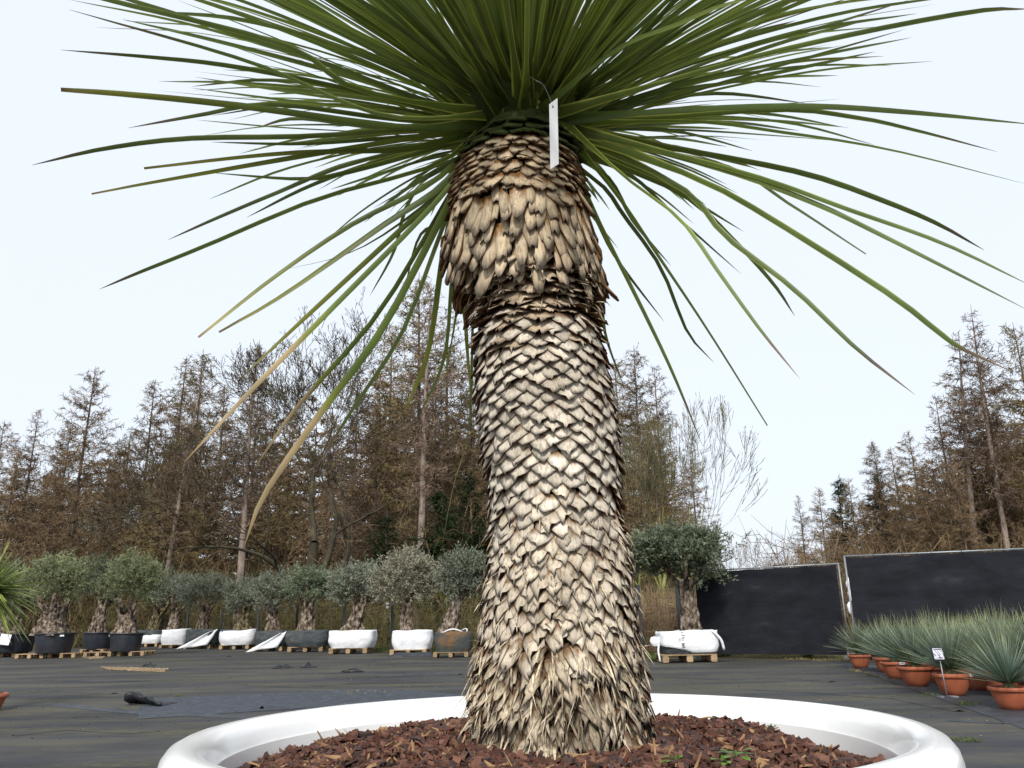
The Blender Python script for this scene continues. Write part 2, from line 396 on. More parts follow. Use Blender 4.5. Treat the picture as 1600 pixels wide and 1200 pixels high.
M['olive_leaf_fresh'] = leaf_mat('fresh_olive_leaf', [(0.0, (0.120, 0.148, 0.082)), (1.0, (0.26, 0.285, 0.150))], 0.2, 0.5, 3.0, 0.5, (0.3, 0.34, 0.08))
M['olive_leaf_dry'] = leaf_mat('dry_olive_leaf', [(0.0, (0.18, 0.165, 0.115)), (1.0, (0.32, 0.305, 0.23))], 0.12, 0.6, 3.0, 0.45, (0.25, 0.22, 0.12))
M['olive_leaf_deep'] = leaf_mat('deep_olive_leaf', [(0.0, (0.085, 0.110, 0.068)), (1.0, (0.170, 0.200, 0.128))], 0.15, 0.5, 3.0, 0.5, (0.15, 0.22, 0.05))
M['yucca_blue'] = leaf_mat('blue_green_blade', [(0.0, (0.055, 0.085, 0.068)), (0.35, (0.110, 0.158, 0.130)), (0.75, (0.18, 0.225, 0.160)), (1.0, (0.29, 0.29, 0.11))], 0.2, 0.5, 5.0, 0.3, (0.22, 0.28, 0.10))
M['yucca_green'] = leaf_mat('bright_green_blade', [(0.0, (0.06, 0.09, 0.025)), (0.4, (0.10, 0.15, 0.035)), (1.0, (0.28, 0.31, 0.08))], 0.25, 0.45, 5.0, 0.3, (0.28, 0.32, 0.06))
M['larch_bark'] = noise_mat('larch_bark', [(0.35, (0.060, 0.042, 0.032)), (0.65, (0.155, 0.118, 0.092))], 3, (2, 2, 0.5), 0.95, 0.6, 10, bdist=0.03)
def twig_mat(name, c1, c2, objvar=0.25):
    return noise_mat(name, [(0.35, c1), (0.65, c2)], 0.9, rough=0.95, objvar=objvar, spec=0.1, detail=3)
M['larch_twig'] = twig_mat('larch_twig', (0.105, 0.074, 0.043), (0.230, 0.160, 0.094))
M['larch_twig_grey'] = twig_mat('grey_larch_twig', (0.11, 0.078, 0.054), (0.225, 0.160, 0.115))
M['larch_twig_olive'] = twig_mat('olive_larch_twig', (0.105, 0.080, 0.036), (0.215, 0.165, 0.080))
M['pole_bark'] = noise_mat('pale_larch_bark', [(0.35, (0.12, 0.088, 0.072)), (0.65, (0.32, 0.255, 0.21))], 3, (2, 2, 0.5), 0.95, 0.6, 10, bdist=0.03)
M['oak_bark'] = noise_mat('oak_bark', [(0.35, (0.030, 0.026, 0.018)), (0.55, (0.062, 0.054, 0.034)), (0.7, (0.095, 0.098, 0.042))], 2.5, (1, 1, 0.5), 0.95, 0.5, 12, bdist=0.03)
M['oak_twig'] = twig_mat('oak_twig', (0.050, 0.040, 0.028), (0.10, 0.082, 0.052))
M['moss_bark'] = noise_mat('mossy_bark', [(0.3, (0.13, 0.135, 0.040)), (0.7, (0.30, 0.285, 0.11))], 4, rough=0.95)
M['moss_twig'] = twig_mat('mossy_twig', (0.085, 0.075, 0.042), (0.16, 0.145, 0.085))
M['pale_twig'] = twig_mat('pale_twig', (0.12, 0.095, 0.072), (0.22, 0.18, 0.14))
M['spruce'] = twig_mat('spruce_needles', (0.014, 0.024, 0.010), (0.036, 0.048, 0.020))
M['brush'] = twig_mat('brown_brush', (0.10, 0.072, 0.036), (0.22, 0.155, 0.085))
M['brush_green'] = twig_mat('green_brush', (0.070, 0.068, 0.024), (0.145, 0.135, 0.048))
M['reed'] = twig_mat('dry_reed', (0.22, 0.15, 0.09), (0.40, 0.29, 0.18))
M['grass'] = leaf_mat('grass', [(0.0, (0.05, 0.07, 0.015)), (1.0, (0.13, 0.17, 0.04))], 0.2, 0.6, 1.5, 0.4)
M['dry_grass'] = leaf_mat('dry_grass', [(0.0, (0.13, 0.10, 0.05)), (1.0, (0.30, 0.24, 0.13))], 0.1, 0.8, 1.5, 0.4)
M['weed'] = leaf_mat('weed', [(0.0, (0.08, 0.16, 0.02)), (1.0, (0.16, 0.28, 0.04))], 0.3, 0.45, 20, 0.2, (0.3, 0.5, 0.05))
M['flower'] = plain('yellow_flower', (0.70, 0.55, 0.02), 0.6)
M['screen'] = noise_mat('black_shade_net', [(0.3, (0.010, 0.011, 0.014)), (0.62, (0.019, 0.020, 0.025)), (0.85, (0.042, 0.045, 0.052))], 1.6, (1, 1, 2.2), 0.85, 0.35, 3.0, bdist=0.06, spec=0.08)
M['steel'] = plain('galvanised_steel', (0.27, 0.30, 0.32), 0.5, 0.4, 0.6)
M['fence_dark'] = plain('dark_fence_coating', (0.030, 0.036, 0.042), 0.5)
M['concrete'] = noise_mat('concrete', [(0.3, (0.16, 0.16, 0.15)), (0.7, (0.26, 0.26, 0.25))], 12, rough=0.9)
M['gravel'] = noise_mat('gravel', [(0.3, (0.10, 0.075, 0.045)), (0.7, (0.26, 0.20, 0.13))], 30, rough=0.95)
M['forest_floor'] = noise_mat('forest_floor', [(0.3, (0.045, 0.034, 0.018)), (0.55, (0.09, 0.065, 0.032)), (0.75, (0.085, 0.10, 0.03))], 0.8, rough=0.95, bump=0.6, bscale=5, bdist=0.1)
M['sign_blue'] = plain('sign_backing', (0.03, 0.03, 0.07), 0.5)
M['lilac'] = plain('sign_face', (0.66, 0.66, 0.74), 0.4)

# ================================================================== SETTING
def sheet(name, pts, z, mat, nx=1, ny=1):
    """quad sheet through four ground points (in order), lying z above the ground"""
    a, bb, c, d = [Vector((p[0], p[1], 0)) for p in pts]
    mb = MB(); vs, fs = [], []
    for j in range(ny + 1):
        for i in range(nx + 1):
            u, v = i / nx, j / ny
            p = (a * (1 - u) + bb * u) * (1 - v) + (d * (1 - u) + c * u) * v
            e = 0.06 * (noise.noise(p * 1.7)) if (0 < nx > 1) else 0
            vs.append((p.x + e, p.y + e * 0.7, z))
    for j in range(ny):
        for i in range(nx): fs.append((j * (nx + 1) + i, j * (nx + 1) + i + 1, (j + 1) * (nx + 1) + i + 1, (j + 1) * (nx + 1) + i))
    mb.add(vs, fs)
    return mb.build(name, mat, smooth=False)
g = sheet('ground', [(-400, -60), (400, -60), (400, 700), (-400, 700)], 0.0, M['ground'])
tag(g, kind='structure')
# soil of the wood beyond the yard: strip laid a little above the fabric
FL = [on_ground(-60, 1003), on_ground(340, 1007), on_ground(500, 1013), on_ground(600, 1019), on_ground(760, 1027), on_ground(1000, 1031), on_ground(1130, 1030), on_ground(1345, 1034), on_ground(1700, 1036)]
mb = MB(); vs = []
for p in FL: vs.append((p.x, p.y, 0.005))
far = [(-330, 300), (-200, 330), (-120, 330), (-60, 330), (0, 330), (60, 330), (120, 330), (200, 330), (330, 300)]
for p in far: vs.append((p[0], p[1], 0.005))
n9 = len(FL)
mb.add(vs, [(i, i + 1, n9 + i + 1, n9 + i) for i in range(n9 - 1)])
tag(mb.build('forest_floor', M['forest_floor'], smooth=False), kind='structure')
p = [on_ground(225, 1092), on_ground(600, 1076), on_ground(760, 1088), on_ground(215, 1124)]
tag(sheet('ground_cloth_patch', p, 0.004, M['cloth_new'], 14, 5), kind='structure')
p = [on_ground(1318, 1040), on_ground(1420, 1040), on_ground(1760, 1100), on_ground(1640, 1152)]
tag(sheet('ground_cloth_strip', p, 0.004, M['cloth_dark'], 12, 4), kind='structure')
# raised seam edges of the ground fabric: thin ruffled ridges
def ridge(px_pts, h, w, seed, mat=None):
    rng = random.Random(seed); mb = MB(); pts = []
    P = [on_ground(*q) for q in px_pts]
    for i in range(len(P) - 1):
        n = max(2, int((P[i + 1] - P[i]).length / 0.18))
        for k in range(n): pts.append(P[i].lerp(P[i + 1], k / n))
    pts.append(P[-1])
    vs, fs = [], []
    for i, q in enumerate(pts):
        t = (pts[min(i + 1, len(pts) - 1)] - pts[max(i - 1, 0)]).normalized(); sd = Vector((-t.y, t.x, 0))
        q = q + sd * rng.uniform(-0.02, 0.02); hh = h * rng.uniform(0.2, 1.0)
        vs += [q - sd * w + Vector((0, 0, 0.003)), q - sd * w * 0.1 + Vector((0, 0, hh)), q + sd * w * 0.5 + Vector((0, 0, hh * 0.5)), q + sd * w + Vector((0, 0, 0.003))]
    for i in range(len(pts) - 1):
        for k in range(3): fs.append((i * 4 + k, i * 4 + 4 + k, i * 4 + 5 + k, i * 4 + 1 + k))
    mb.add(vs, fs)
    o = mb.build('fabric_fold', mat or M['cloth_dark'])
    return tag(o, kind='structure')
ridge([(95, 1103), (200, 1113), (300, 1117), (420, 1124)], 0.05, 0.10, 1)
ridge([(410, 1108), (520, 1098), (640, 1089), (700, 1085)], 0.04, 0.08, 2)
ridge([(1300, 1033), (1345, 1043), (1420, 1070), (1480, 1090), (1560, 1113), (1640, 1140)], 0.03, 0.06, 3)
ridge([(590, 1058), (660, 1053), (720, 1054)], 0.03, 0.10, 4)
ridge([(280, 1026), (340, 1025), (358, 1026)], 0.05, 0.12, 6)
ridge([(60, 1062), (160, 1066), (260, 1063), (360, 1060)], 0.022, 0.10, 11, M['ground'])
ridge([(380, 1070), (470, 1074), (560, 1068), (690, 1066)], 0.020, 0.09, 12, M['ground'])
ridge([(20, 1150), (110, 1140), (200, 1146), (250, 1142)], 0.018, 0.05, 13, M['ground'])
ridge([(1040, 1058), (1130, 1062), (1220, 1058), (1300, 1066)], 0.022, 0.10, 14, M['ground'])
ridge([(1180, 1078), (1290, 1084), (1400, 1092), (1500, 1112)], 0.018, 0.06, 15, M['ground'])
ridge([(-20, 1085), (90, 1080), (180, 1084)], 0.022, 0.08, 16, M['ground'])
ridge([(1480, 1126), (1560, 1130), (1640, 1128)], 0.02, 0.05, 8)
# square of gravel where the fabric is cut away
GA = [on_ground(158, 1043), on_ground(262, 1046), on_ground(256, 1051), on_ground(172, 1047)]
def scatter_stones(name, quad, n, s0, s1, mats, seed, z=0.0, label=None):
    rng = np.random.default_rng(seed)
    u, v = rng.random(n), rng.random(n)
    a, b_, c, d = [np.array(q) for q in quad]
    P = (a * (1 - u)[:, None] + b_ * u[:, None]) * (1 - v)[:, None] + (d * (1 - u)[:, None] + c * u[:, None]) * v[:, None]
    O = np.array([[1, 0, 0], [-1, 0, 0], [0, 1, 0], [0, -1, 0], [0, 0, 1], [0, 0, -1]], float)
    FT = np.array([[0, 2, 4], [2, 1, 4], [1, 3, 4], [3, 0, 4], [2, 0, 5], [1, 2, 5], [3, 1, 5], [0, 3, 5]])
    S = rng.uniform(s0, s1, (n, 1, 3)); S[:, :, 2] *= 0.6
    J = rng.uniform(0.7, 1.3, (n, 6, 1))
    V = O[None] * S * J
    th = rng.uniform(0, 6.28, n); cs, sn = np.cos(th)[:, None], np.sin(th)[:, None]
    X = V[:, :, 0] * cs - V[:, :, 1] * sn; Y = V[:, :, 0] * sn + V[:, :, 1] * cs
    V = np.stack([X, Y, V[:, :, 2]], 2) + P[:, None]; V[:, :, 2] += z
    Fc = (np.arange(n)[:, None, None] * 6 + FT[None]).reshape(-1, 3)
    mi = np.repeat(rng.integers(0, len(mats), n), 8) if len(mats) > 1 else None
    o = link(name, np_mesh(name, V.reshape(-1, 3), Fc, mats, mi=mi))
    return tag(o, label, None, None, 'stuff')
tag(sheet('gravel_bed', GA, 0.004, M['gravel']), kind='structure')
scatter_stones('gravel', GA, 900, 0.02, 0.05, [M['gravel'], M['reed']], 3, 0.012, 'tan gravel showing through a square hole in the ground fabric')
GB = [on_ground(128, 1027), on_ground(165, 1025), on_ground(160, 1029), on_ground(140, 1030)]
scatter_stones('gravel', GB, 250, 0.02, 0.05, [M['gravel'], M['reed']], 4, 0.008, 'small tan gravel spill beside the pallets of black pots')
GC = [on_ground(-150, 1160), on_ground(1750, 1160), on_ground(1350, 1030), on_ground(150, 1030)]
scatter_stones('litter', GC, 700, 0.004, 0.014, [M['gravel'], M['chip'][2], M['reed'], M['cloth_dark'], M['cloth_dark']], 5, 0.006, 'scattered pale crumbs and leaf litter on the ground fabric')
# dark scraps of fabric lying about
def scrap(px, py, w, seed):
    rng = random.Random(seed); c = on_ground(px, py); mb = MB(); n = 7; vs, fs = [], []
    for j in range(4):
        for i in range(n):
            u, v = i / (n - 1) - .5, j / 3 - .5
            vs.append((u * w * rng.uniform(0.8, 1.1), v * w * 0.7 + rng.uniform(-.04, .04), 0.012 + abs(rng.gauss(0, 0.05)) * (1 - 2 * abs(u))))
    for j in range(3):
        for i in range(n - 1): fs.append((j * n + i, j * n + i + 1, (j + 1) * n + i + 1, (j + 1) * n + i))
    mb.add(vs, fs)
    o = mb.build('fabric_scrap', M['cloth_black'], loc=(c.x, c.y, 0))
    return o
for i, (px, py, w, lb) in enumerate([(441, 1044, 0.5, 'small black crumpled fabric scrap below the slumped white wrapper'),
                                     (551, 1050, 0.5, 'small black crumpled fabric scrap before the square white bag'),
                                     (482, 1043, 0.4, 'flat black fabric scrap before the grey bag'),
                                     (232, 1041, 0.35, 'tiny black fabric scrap beside the gravel square')]):
    tag(scrap(px, py, w, 40 + i), lb, 'fabric scrap', 'black scraps on the ground fabric')
# turned-up flap of ground fabric
def flap():
    """torn edge of the fabric curled over like a lip, flattening into creases"""
    root = on_ground(203, 1100)
    mb = MB(); n, mr = 34, 18; vs, fs = [], []
    for i in range(n):
        u = i / (n - 1)
        r = 0.085 * (1 - u) ** 0.6 * (1 + 0.18 * math.sin(u * 13)) + 0.012
        cx = 0.62 * u; cy = 0.10 * math.sin(u * 5) - 0.34 * u
        for j in range(mr):
            v = j / (mr - 1); a = v * 3.9
            if v < 0.35: y, z = 0.30 * (0.35 - v) / 0.35 * (0.6 + u), 0.5 * r * (v / 0.35) ** 1.5
            else:
                b_ = (v - 0.35) / 0.65 * 3.7 - 0.5; y, z = -r * 1.3 * (math.sin(b_) + 0.48), r * (1.0 - math.cos(b_ + 0.6)) * 0.75
            nz = noise.noise(Vector((u * 7, v * 6, 3.0)))
            vs.append((cx + 0.02 * nz, cy + y + 0.015 * nz, max(0.007, z + 0.007 + 0.014 * nz * (1 - 0.5 * u))))
    for i in range(n - 1):
        for j in range(mr - 1): fs.append((i * mr + j, (i + 1) * mr + j, (i + 1) * mr + j + 1, i * mr + j + 1))
    mb.add(vs, fs)
    o = mb.build('fabric_flap', M['cloth_black'], loc=(root.x, root.y, 0))
    sm = o.modifiers.new('thickness', 'SOLIDIFY'); sm.thickness = 0.005; sm.offset = 1
    return tag(o, 'curled black flap of ground fabric turned up beside the blue-grey sheet', 'fabric')
flap()

# ================================================================== PLANTER
PC = Vector((0.068, 1.79, 0)); RIM = 0.749
pl = empty('planter', PC)
tag(pl, 'large round glossy white planter holding the big yucca', 'planter')
mb = MB()
mb.lathe([(0.0, 0.0), (0.56, 0.0), (0.585, 0.02), (0.64, 0.30), (0.688, 0.55), (0.716, 0.672), (0.721, 0.682)], 128)
mb.lathe([(0.655, 0.70), (0.645, 0.60), (0.62, 0.45), (0.0, 0.44)], 128)
mb.build('body', M['planter'], pl)
mb = MB()
mb.lathe([(0.716, 0.676), (0.735, 0.677), (0.745, 0.683), (0.750, 0.694), (0.750, 0.710), (0.746, 0.727), (0.736, 0.741), (0.722, 0.748), (0.705, 0.749),
          (0.690, 0.746), (0.677, 0.738), (0.668, 0.724), (0.662, 0.706), (0.655, 0.690)], 160)
mb.build('rim', M['planter'], pl)

# ------------------------------------------------------------------ bark mulch
def soil_z(x, y):
    r = math.hypot(x, y)
    k_ = min(1.0, max(0.0, (r - 0.42) / 0.235)); return 0.703 - 0.052 * k_ * k_ * (3 - 2 * k_) + 0.014 * noise.noise(Vector((x * 5, y * 5, 0.3))) + 0.006 * noise.noise(Vector((x * 17, y * 17, 2)))
mb = MB(); nr, na = 34, 120; vs, fs = [(0, 0, soil_z(0, 0))], []
for j in range(1, nr + 1):
    r = 0.652 * j / nr
    for k in range(na):
        th = 2 * math.pi * k / na; x, y = r * math.cos(th), r * math.sin(th)
        vs.append((x, y, soil_z(x, y)))
for k in range(na): fs.append((0, 1 + k, 1 + (k + 1) % na))
for j in range(nr - 1):
    for k in range(na):
        k2 = (k + 1) % na
        fs.append((1 + j * na + k, 1 + (j + 1) * na + k, 1 + (j + 1) * na + k2, 1 + j * na + k2))
mb.add(vs, fs)
soil = mb.build('bark_mulch', M['soil_dark'], loc=PC)
tag(soil, 'red-brown chipped bark mulch filling the white planter', None, None, 'stuff')
def chips(n, seed, name):
    rng = np.random.default_rng(seed)
    r = 0.645 * np.sqrt(rng.random(n)); th = rng.uniform(0, 2 * np.pi, n)
    x, y = r * np.cos(th), r * np.sin(th)
    z = np.array([soil_z(a, b_) for a, b_ in zip(x, y)]) + rng.uniform(0.0, 0.016, n)
    kind = rng.random(n)
    L = 0.0035 + 0.015 * rng.random(n) ** 2.4 + (rng.random(n) < 0.05) * 0.008
    Wd = L * rng.uniform(0.4, 0.85, n); T = rng.uniform(0.0012, 0.004, n)
    stick = kind > 0.965
    L[stick] = rng.uniform(0.015, 0.035, stick.sum()); Wd[stick] = rng.uniform(0.0012, 0.003, stick.sum()); T[stick] = 0.0015
    # irregular 5-sided slab
    k = 5
    ang = (np.arange(k) / k * 2 * np.pi)[None] + rng.uniform(-0.45, 0.45, (n, k))
    rad = rng.uniform(0.65, 1.15, (n, k))
    X, Y = np.cos(ang) * rad * L[:, None], np.sin(ang) * rad * Wd[:, None]
    bend = rng.uniform(-0.25, 0.25, (n, 1)) * (X ** 2) / L[:, None]
    top = np.stack([X, Y, bend + T[:, None]], 2); bot = np.stack([X * 0.9, Y * 0.9, bend - T[:, None]], 2)
    V = np.concatenate([top, bot], 1)
    # random rotation, mostly lying flat
    yaw = rng.uniform(0, 2 * np.pi, n); tl = np.abs(rng.normal(0, 0.65, n)); ta = rng.uniform(0, 2 * np.pi, n)
    ax = np.stack([np.cos(ta), np.sin(ta), np.zeros(n)], 1)
    cs, sn = np.cos(yaw)[:, None], np.sin(yaw)[:, None]
    V = np.stack([V[:, :, 0] * cs - V[:, :, 1] * sn, V[:, :, 0] * sn + V[:, :, 1] * cs, V[:, :, 2]], 2)
    c, s = np.cos(tl)[:, None, None], np.sin(tl)[:, None, None]
    A = ax[:, None, :]
    V = V * c + np.cross(np.broadcast_to(A, V.shape), V) * s + A * (V * A).sum(2, keepdims=True) * (1 - c)
    V = V + np.stack([x, y, z + 0.002], 1)[:, None]
    rr = np.hypot(V[:, :, 0], V[:, :, 1]); f = np.minimum(1, 0.652 / np.maximum(rr, 1e-6))
    V[:, :, 0] *= f; V[:, :, 1] *= f
    q = []
    for i in range(k): q.append([i, k + i, k + (i + 1) % k, (i + 1) % k])
    FQ = (np.arange(n)[:, None, None] * 10 + np.array(q)[None]).reshape(-1, 4)
    # top as quad + degenerate-free tri -> use two quads by splitting pentagon: (0,1,2,3) and tri (0,3,4)
    top_q = np.arange(n)[:, None] * 10 + np.array([[0, 1, 2, 3]])
    top_t = np.arange(n)[:, None] * 10 + np.array([[0, 3, 4]])
    mid = np.where(kind < 0.42, 0, np.where(kind < 0.72, 1, np.where(kind < 0.945, 2, 3)))
    me = bpy.data.meshes.new(name)
    faces = [tuple(f_) for f_ in np.concatenate([FQ, top_q])] + [tuple(f_) for f_ in top_t]
    me.from_pydata(V.reshape(-1, 3).tolist(), [], [tuple(int(a) for a in f_) for f_ in faces])
    mi = np.concatenate([np.repeat(mid, 5), mid, mid])
    for mt in M['chip']: me.materials.append(mt)
    me.polygons.foreach_set('material_index', mi.astype(np.int32))
    return link(name, me, soil)
tag(chips(22000, 11, 'chips'), kind='stuff')
# weeds in the mulch
def weed(px, py, zz, n, size, seed, label):
    p = on_ground(px, py, zz); rng = np.random.default_rng(seed)
    root = empty('weed_seedling', p)
    th = rng.uniform(0, 6.28, n); el = rng.uniform(0.3, 1.0, n)
    D = np.stack([np.cos(th) * np.cos(el), np.sin(th) * np.cos(el), np.sin(el)], 1)
    side = np.stack([-np.sin(th), np.cos(th), np.zeros(n)], 1)
    V, F, U = blades(np.zeros((n, 3)) + D * 0.004, D, rng.uniform(0.6, 1.0, n) * size, rng.uniform(0.45, 0.6, n) * size, rng,
                     (0, 0.25, 0.5, 0.75, 1.0), (0.08, 0.12, 0.95, 0.85, 0.1), 0.45, side)
    link('leaves', np_mesh('leaves', V, F, M['weed'], U, smooth=True), root)
    mb = MB(); mb.tube([(0, 0, -0.03), (0.001, 0, 0.012)], 0.0015, 6); mb.build('stem', M['weed'], root)
    tag(root, label, 'weed', 'weeds in the mulch')
weed(1150, 1184, 0.722, 10, 0.040, 1, 'bright green leafy weed seedling with most leaves in the mulch')
weed(1128, 1192, 0.722, 6, 0.028, 2, 'low green weed seedling beside the leafiest seedling')
weed(1056, 1190, 0.722, 6, 0.032, 3, 'small round-leaved green seedling close to the trunk foot')
weed(1205, 1140, 0.708, 6, 0.020, 4, 'tiny pale green sprout at the far side of the mulch')
mb = MB(); q = on_ground(1160, 1112, 0.70); mb.tube([q + Vector((0, 0, -0.01)), q + Vector((-0.001, 0, 0.032))], 0.0017, 6)
tag(mb.build('twig', M['pale_twig']), 'short pale twig standing upright in the mulch', 'twig')

# ================================================================== BIG YUCCA
TY = 1.79
SIL = [(205, 742, 900), (250, 717, 904), (300, 702, 917), (350, 699, 924), (400, 709, 936), (440, 724, 944), (470, 737, 938), (500, 740, 939),
       (550, 737, 949), (600, 738, 961), (650, 746, 968), (700, 750, 973), (750, 757, 973), (800, 759, 975), (850, 757, 988), (900, 750, 995),
       (950, 747, 998), (1000, 742, 1003), (1030, 731, 1012), (1080, 724, 1019), (1120, 725, 1024), (1170, 728, 1030), (1230, 735, 1035)]
AX = []
for y, l, r in SIL:
    a, b_ = at_y(l, y, TY), at_y(r, y, TY)
    AX.append((((a + b_) / 2).z, ((a + b_) / 2).x, (b_ - a).length / 2 - (0.008 if y < 800 else 0.011 if y < 1010 else 0.022)))
AX.sort()
AZ = np.array([a[0] for a in AX]); AXX = np.array([a[1] for a in AX]); AR = np.array([a[2] for a in AX])
def trunk_c(z): return Vector((float(np.interp(z, AZ, AXX)), TY, z))
def trunk_r(z): return float(np.interp(z, AZ, AR))
ZTOP = AZ[-1]
def z_of(y): return at_y(860, y, TY - 0.13).z      # height where the near face of the trunk shows at image row y
yucca = empty('yucca_tree', (trunk_c(0.70).x, TY, 0.69))
tag(yucca, 'tall yucca tree with scaly pale trunk and spiky green crown in white planter', 'yucca')
OFF = yucca.location.copy()
mb = MB(); zz = np.linspace(0.62, ZTOP + 0.0, 44); nseg = 48; vs, fs = [], []
for z in zz:
    c = trunk_c(z) - OFF; r = trunk_r(z) - 0.016
    for k in range(nseg):
        th = 2 * math.pi * k / nseg; vs.append((c.x + r * math.cos(th), c.y + r * math.sin(th), c.z))
for j in range(len(zz) - 1):
    for k in range(nseg):
        k2 = (k + 1) % nseg; fs.append((j * nseg + k, j * nseg + k2, (j + 1) * nseg + k2, (j + 1) * nseg + k))
# dome closing the top (the growing point)
b0 = (len(zz) - 1) * nseg
ct = trunk_c(ZTOP) - OFF; rt = trunk_r(ZTOP) - 0.016
DOME_H = 0.13
for q in range(1, 7):
    a = q / 6 * math.pi / 2
    for k in range(nseg):
        th = 2 * math.pi * k / nseg
        vs.append((ct.x + rt * math.cos(a) * math.cos(th), ct.y + rt * math.cos(a) * math.sin(th), ct.z + DOME_H * math.sin(a)))
    for k in range(nseg):
        k2 = (k + 1) % nseg; o0 = b0 + (q - 1) * nseg
        fs.append((o0 + k, o0 + k2, o0 + nseg + k2, o0 + nseg + k))
mb.add(vs, fs)
mb.m = [1 if k >= (len(zz) - 3) * nseg else 0 for k in range(len(fs))]
trunk = mb.build('trunk', [M['core'], M['s_green_under']], yucca)

KIND = {  # W, L, lift at tip, thickness, outline (v, halfwidth) list, raggedness, face material, underside material
    'stub':  (0.043, 0.036, 0.013, 0.006, [(0, .40), (.40, .54), (.75, .36), (1, .12)], 0.14, 's_stub', 's_under_pale'),
    'strap': (0.026, 0.080, 0.014, 0.0050, [(0, .50), (.3, .50), (.7, .47), (1, .44)], 0.18, 's_strap', 's_under_pale'),
    'thin':  (0.056, 0.029, 0.016, 0.0022, [(0, .50), (.4, .56), (.75, .40), (1, .10)], 0.28, 's_thin', 's_under_pale'),
    'dia':   (0.056, 0.038, 0.0125, 0.0050, [(0, .34), (.42, .56), (.72, .36), (1, .10)], 0.13, 's_dia', 's_under'),
    'fray':  (0.041, 0.041, 0.0090, 0.0035, [(0, .40), (.40, .57), (.70, .36), (1, .08)], 0.26, 's_fray', 's_under'),
    'shag':  (0.022, 0.050, 0.013, 0.0024, [(0, .55), (.35, .52), (.7, .36), (1, .14)], 0.36, 's_shag', 's_under'),
    'green': (0.047, 0.040, 0.014, 0.007, [(0, .45), (.4, .54), (.75, .40), (1, .10)], 0.05, 's_green', 's_green_under'),
}
def scale_mesh(kind, seed):
    W, L, lift, th, outl, rag, mt, mu_ = KIND[kind]
    rng = random.Random(seed); nu, nv = 4, 5
    ov = [a for a, _ in outl]; ow = [b_ for _, b_ in outl]
    front, back, uvs = [], [], []
    tw = rng.gauss(0, 0.12); bendx = rng.gauss(0, 0.10); curl = rng.uniform(0.7, 1.5)
    for j in range(nv):
        v = j / (nv - 1); hw = float(np.interp(v, ov, ow)) * W * (1 + rng.uniform(-rag, rag) * 0.6)
        for i in range(nu):
            u = i / (nu - 1) * 2 - 1
            x = u * hw + bendx * W * v * v
            z = -v * L * (1 + (rng.uniform(-rag, rag) if j == nv - 1 else 0.0)) - 0.06 * L * (1 - u * u) * (v > 0.9)
            y = 0.004 + lift * curl * v ** 1.25 - 0.20 * abs(u * hw) ** 2 / W * (1 + 2 * v) + tw * u * hw * v + rng.gauss(0, 0.0006)
            front.append((x, y, z)); back.append((x * 0.94, y - th * (1.0 if v > 0.1 else 0.6), z + 0.001))
            uvs.append((i / (nu - 1), v))
    mb = MB(); fs = []
    for j in range(nv - 1):
        for i in range(nu - 1): fs.append((j * nu + i, (j + 1) * nu + i, (j + 1) * nu + i + 1, j * nu + i + 1))
    mb.add(front, fs, 0, uvs)
    b = len(mb.v)
    mb.v += back; mb.uv += uvs
    for f in fs: mb.f.append(tuple(b + i for i in reversed(f))); mb.m.append(1)
    ring = [j * nu for j in range(nv)] + [(nv - 1) * nu + i for i in range(1, nu)] + [j * nu + nu - 1 for j in range(nv - 2, -1, -1)]
    for a, c in zip(ring[:-1], ring[1:]): mb.f.append((a, b + a, b + c, c)); mb.m.append(1)
    return mb.mesh('bark_scale', [M[mt], M[mu_]], True)
PROTO = {k: [scale_mesh(k, hash_) for hash_ in range(100 * i, 100 * i + 9)] for i, k in enumerate(KIND)}
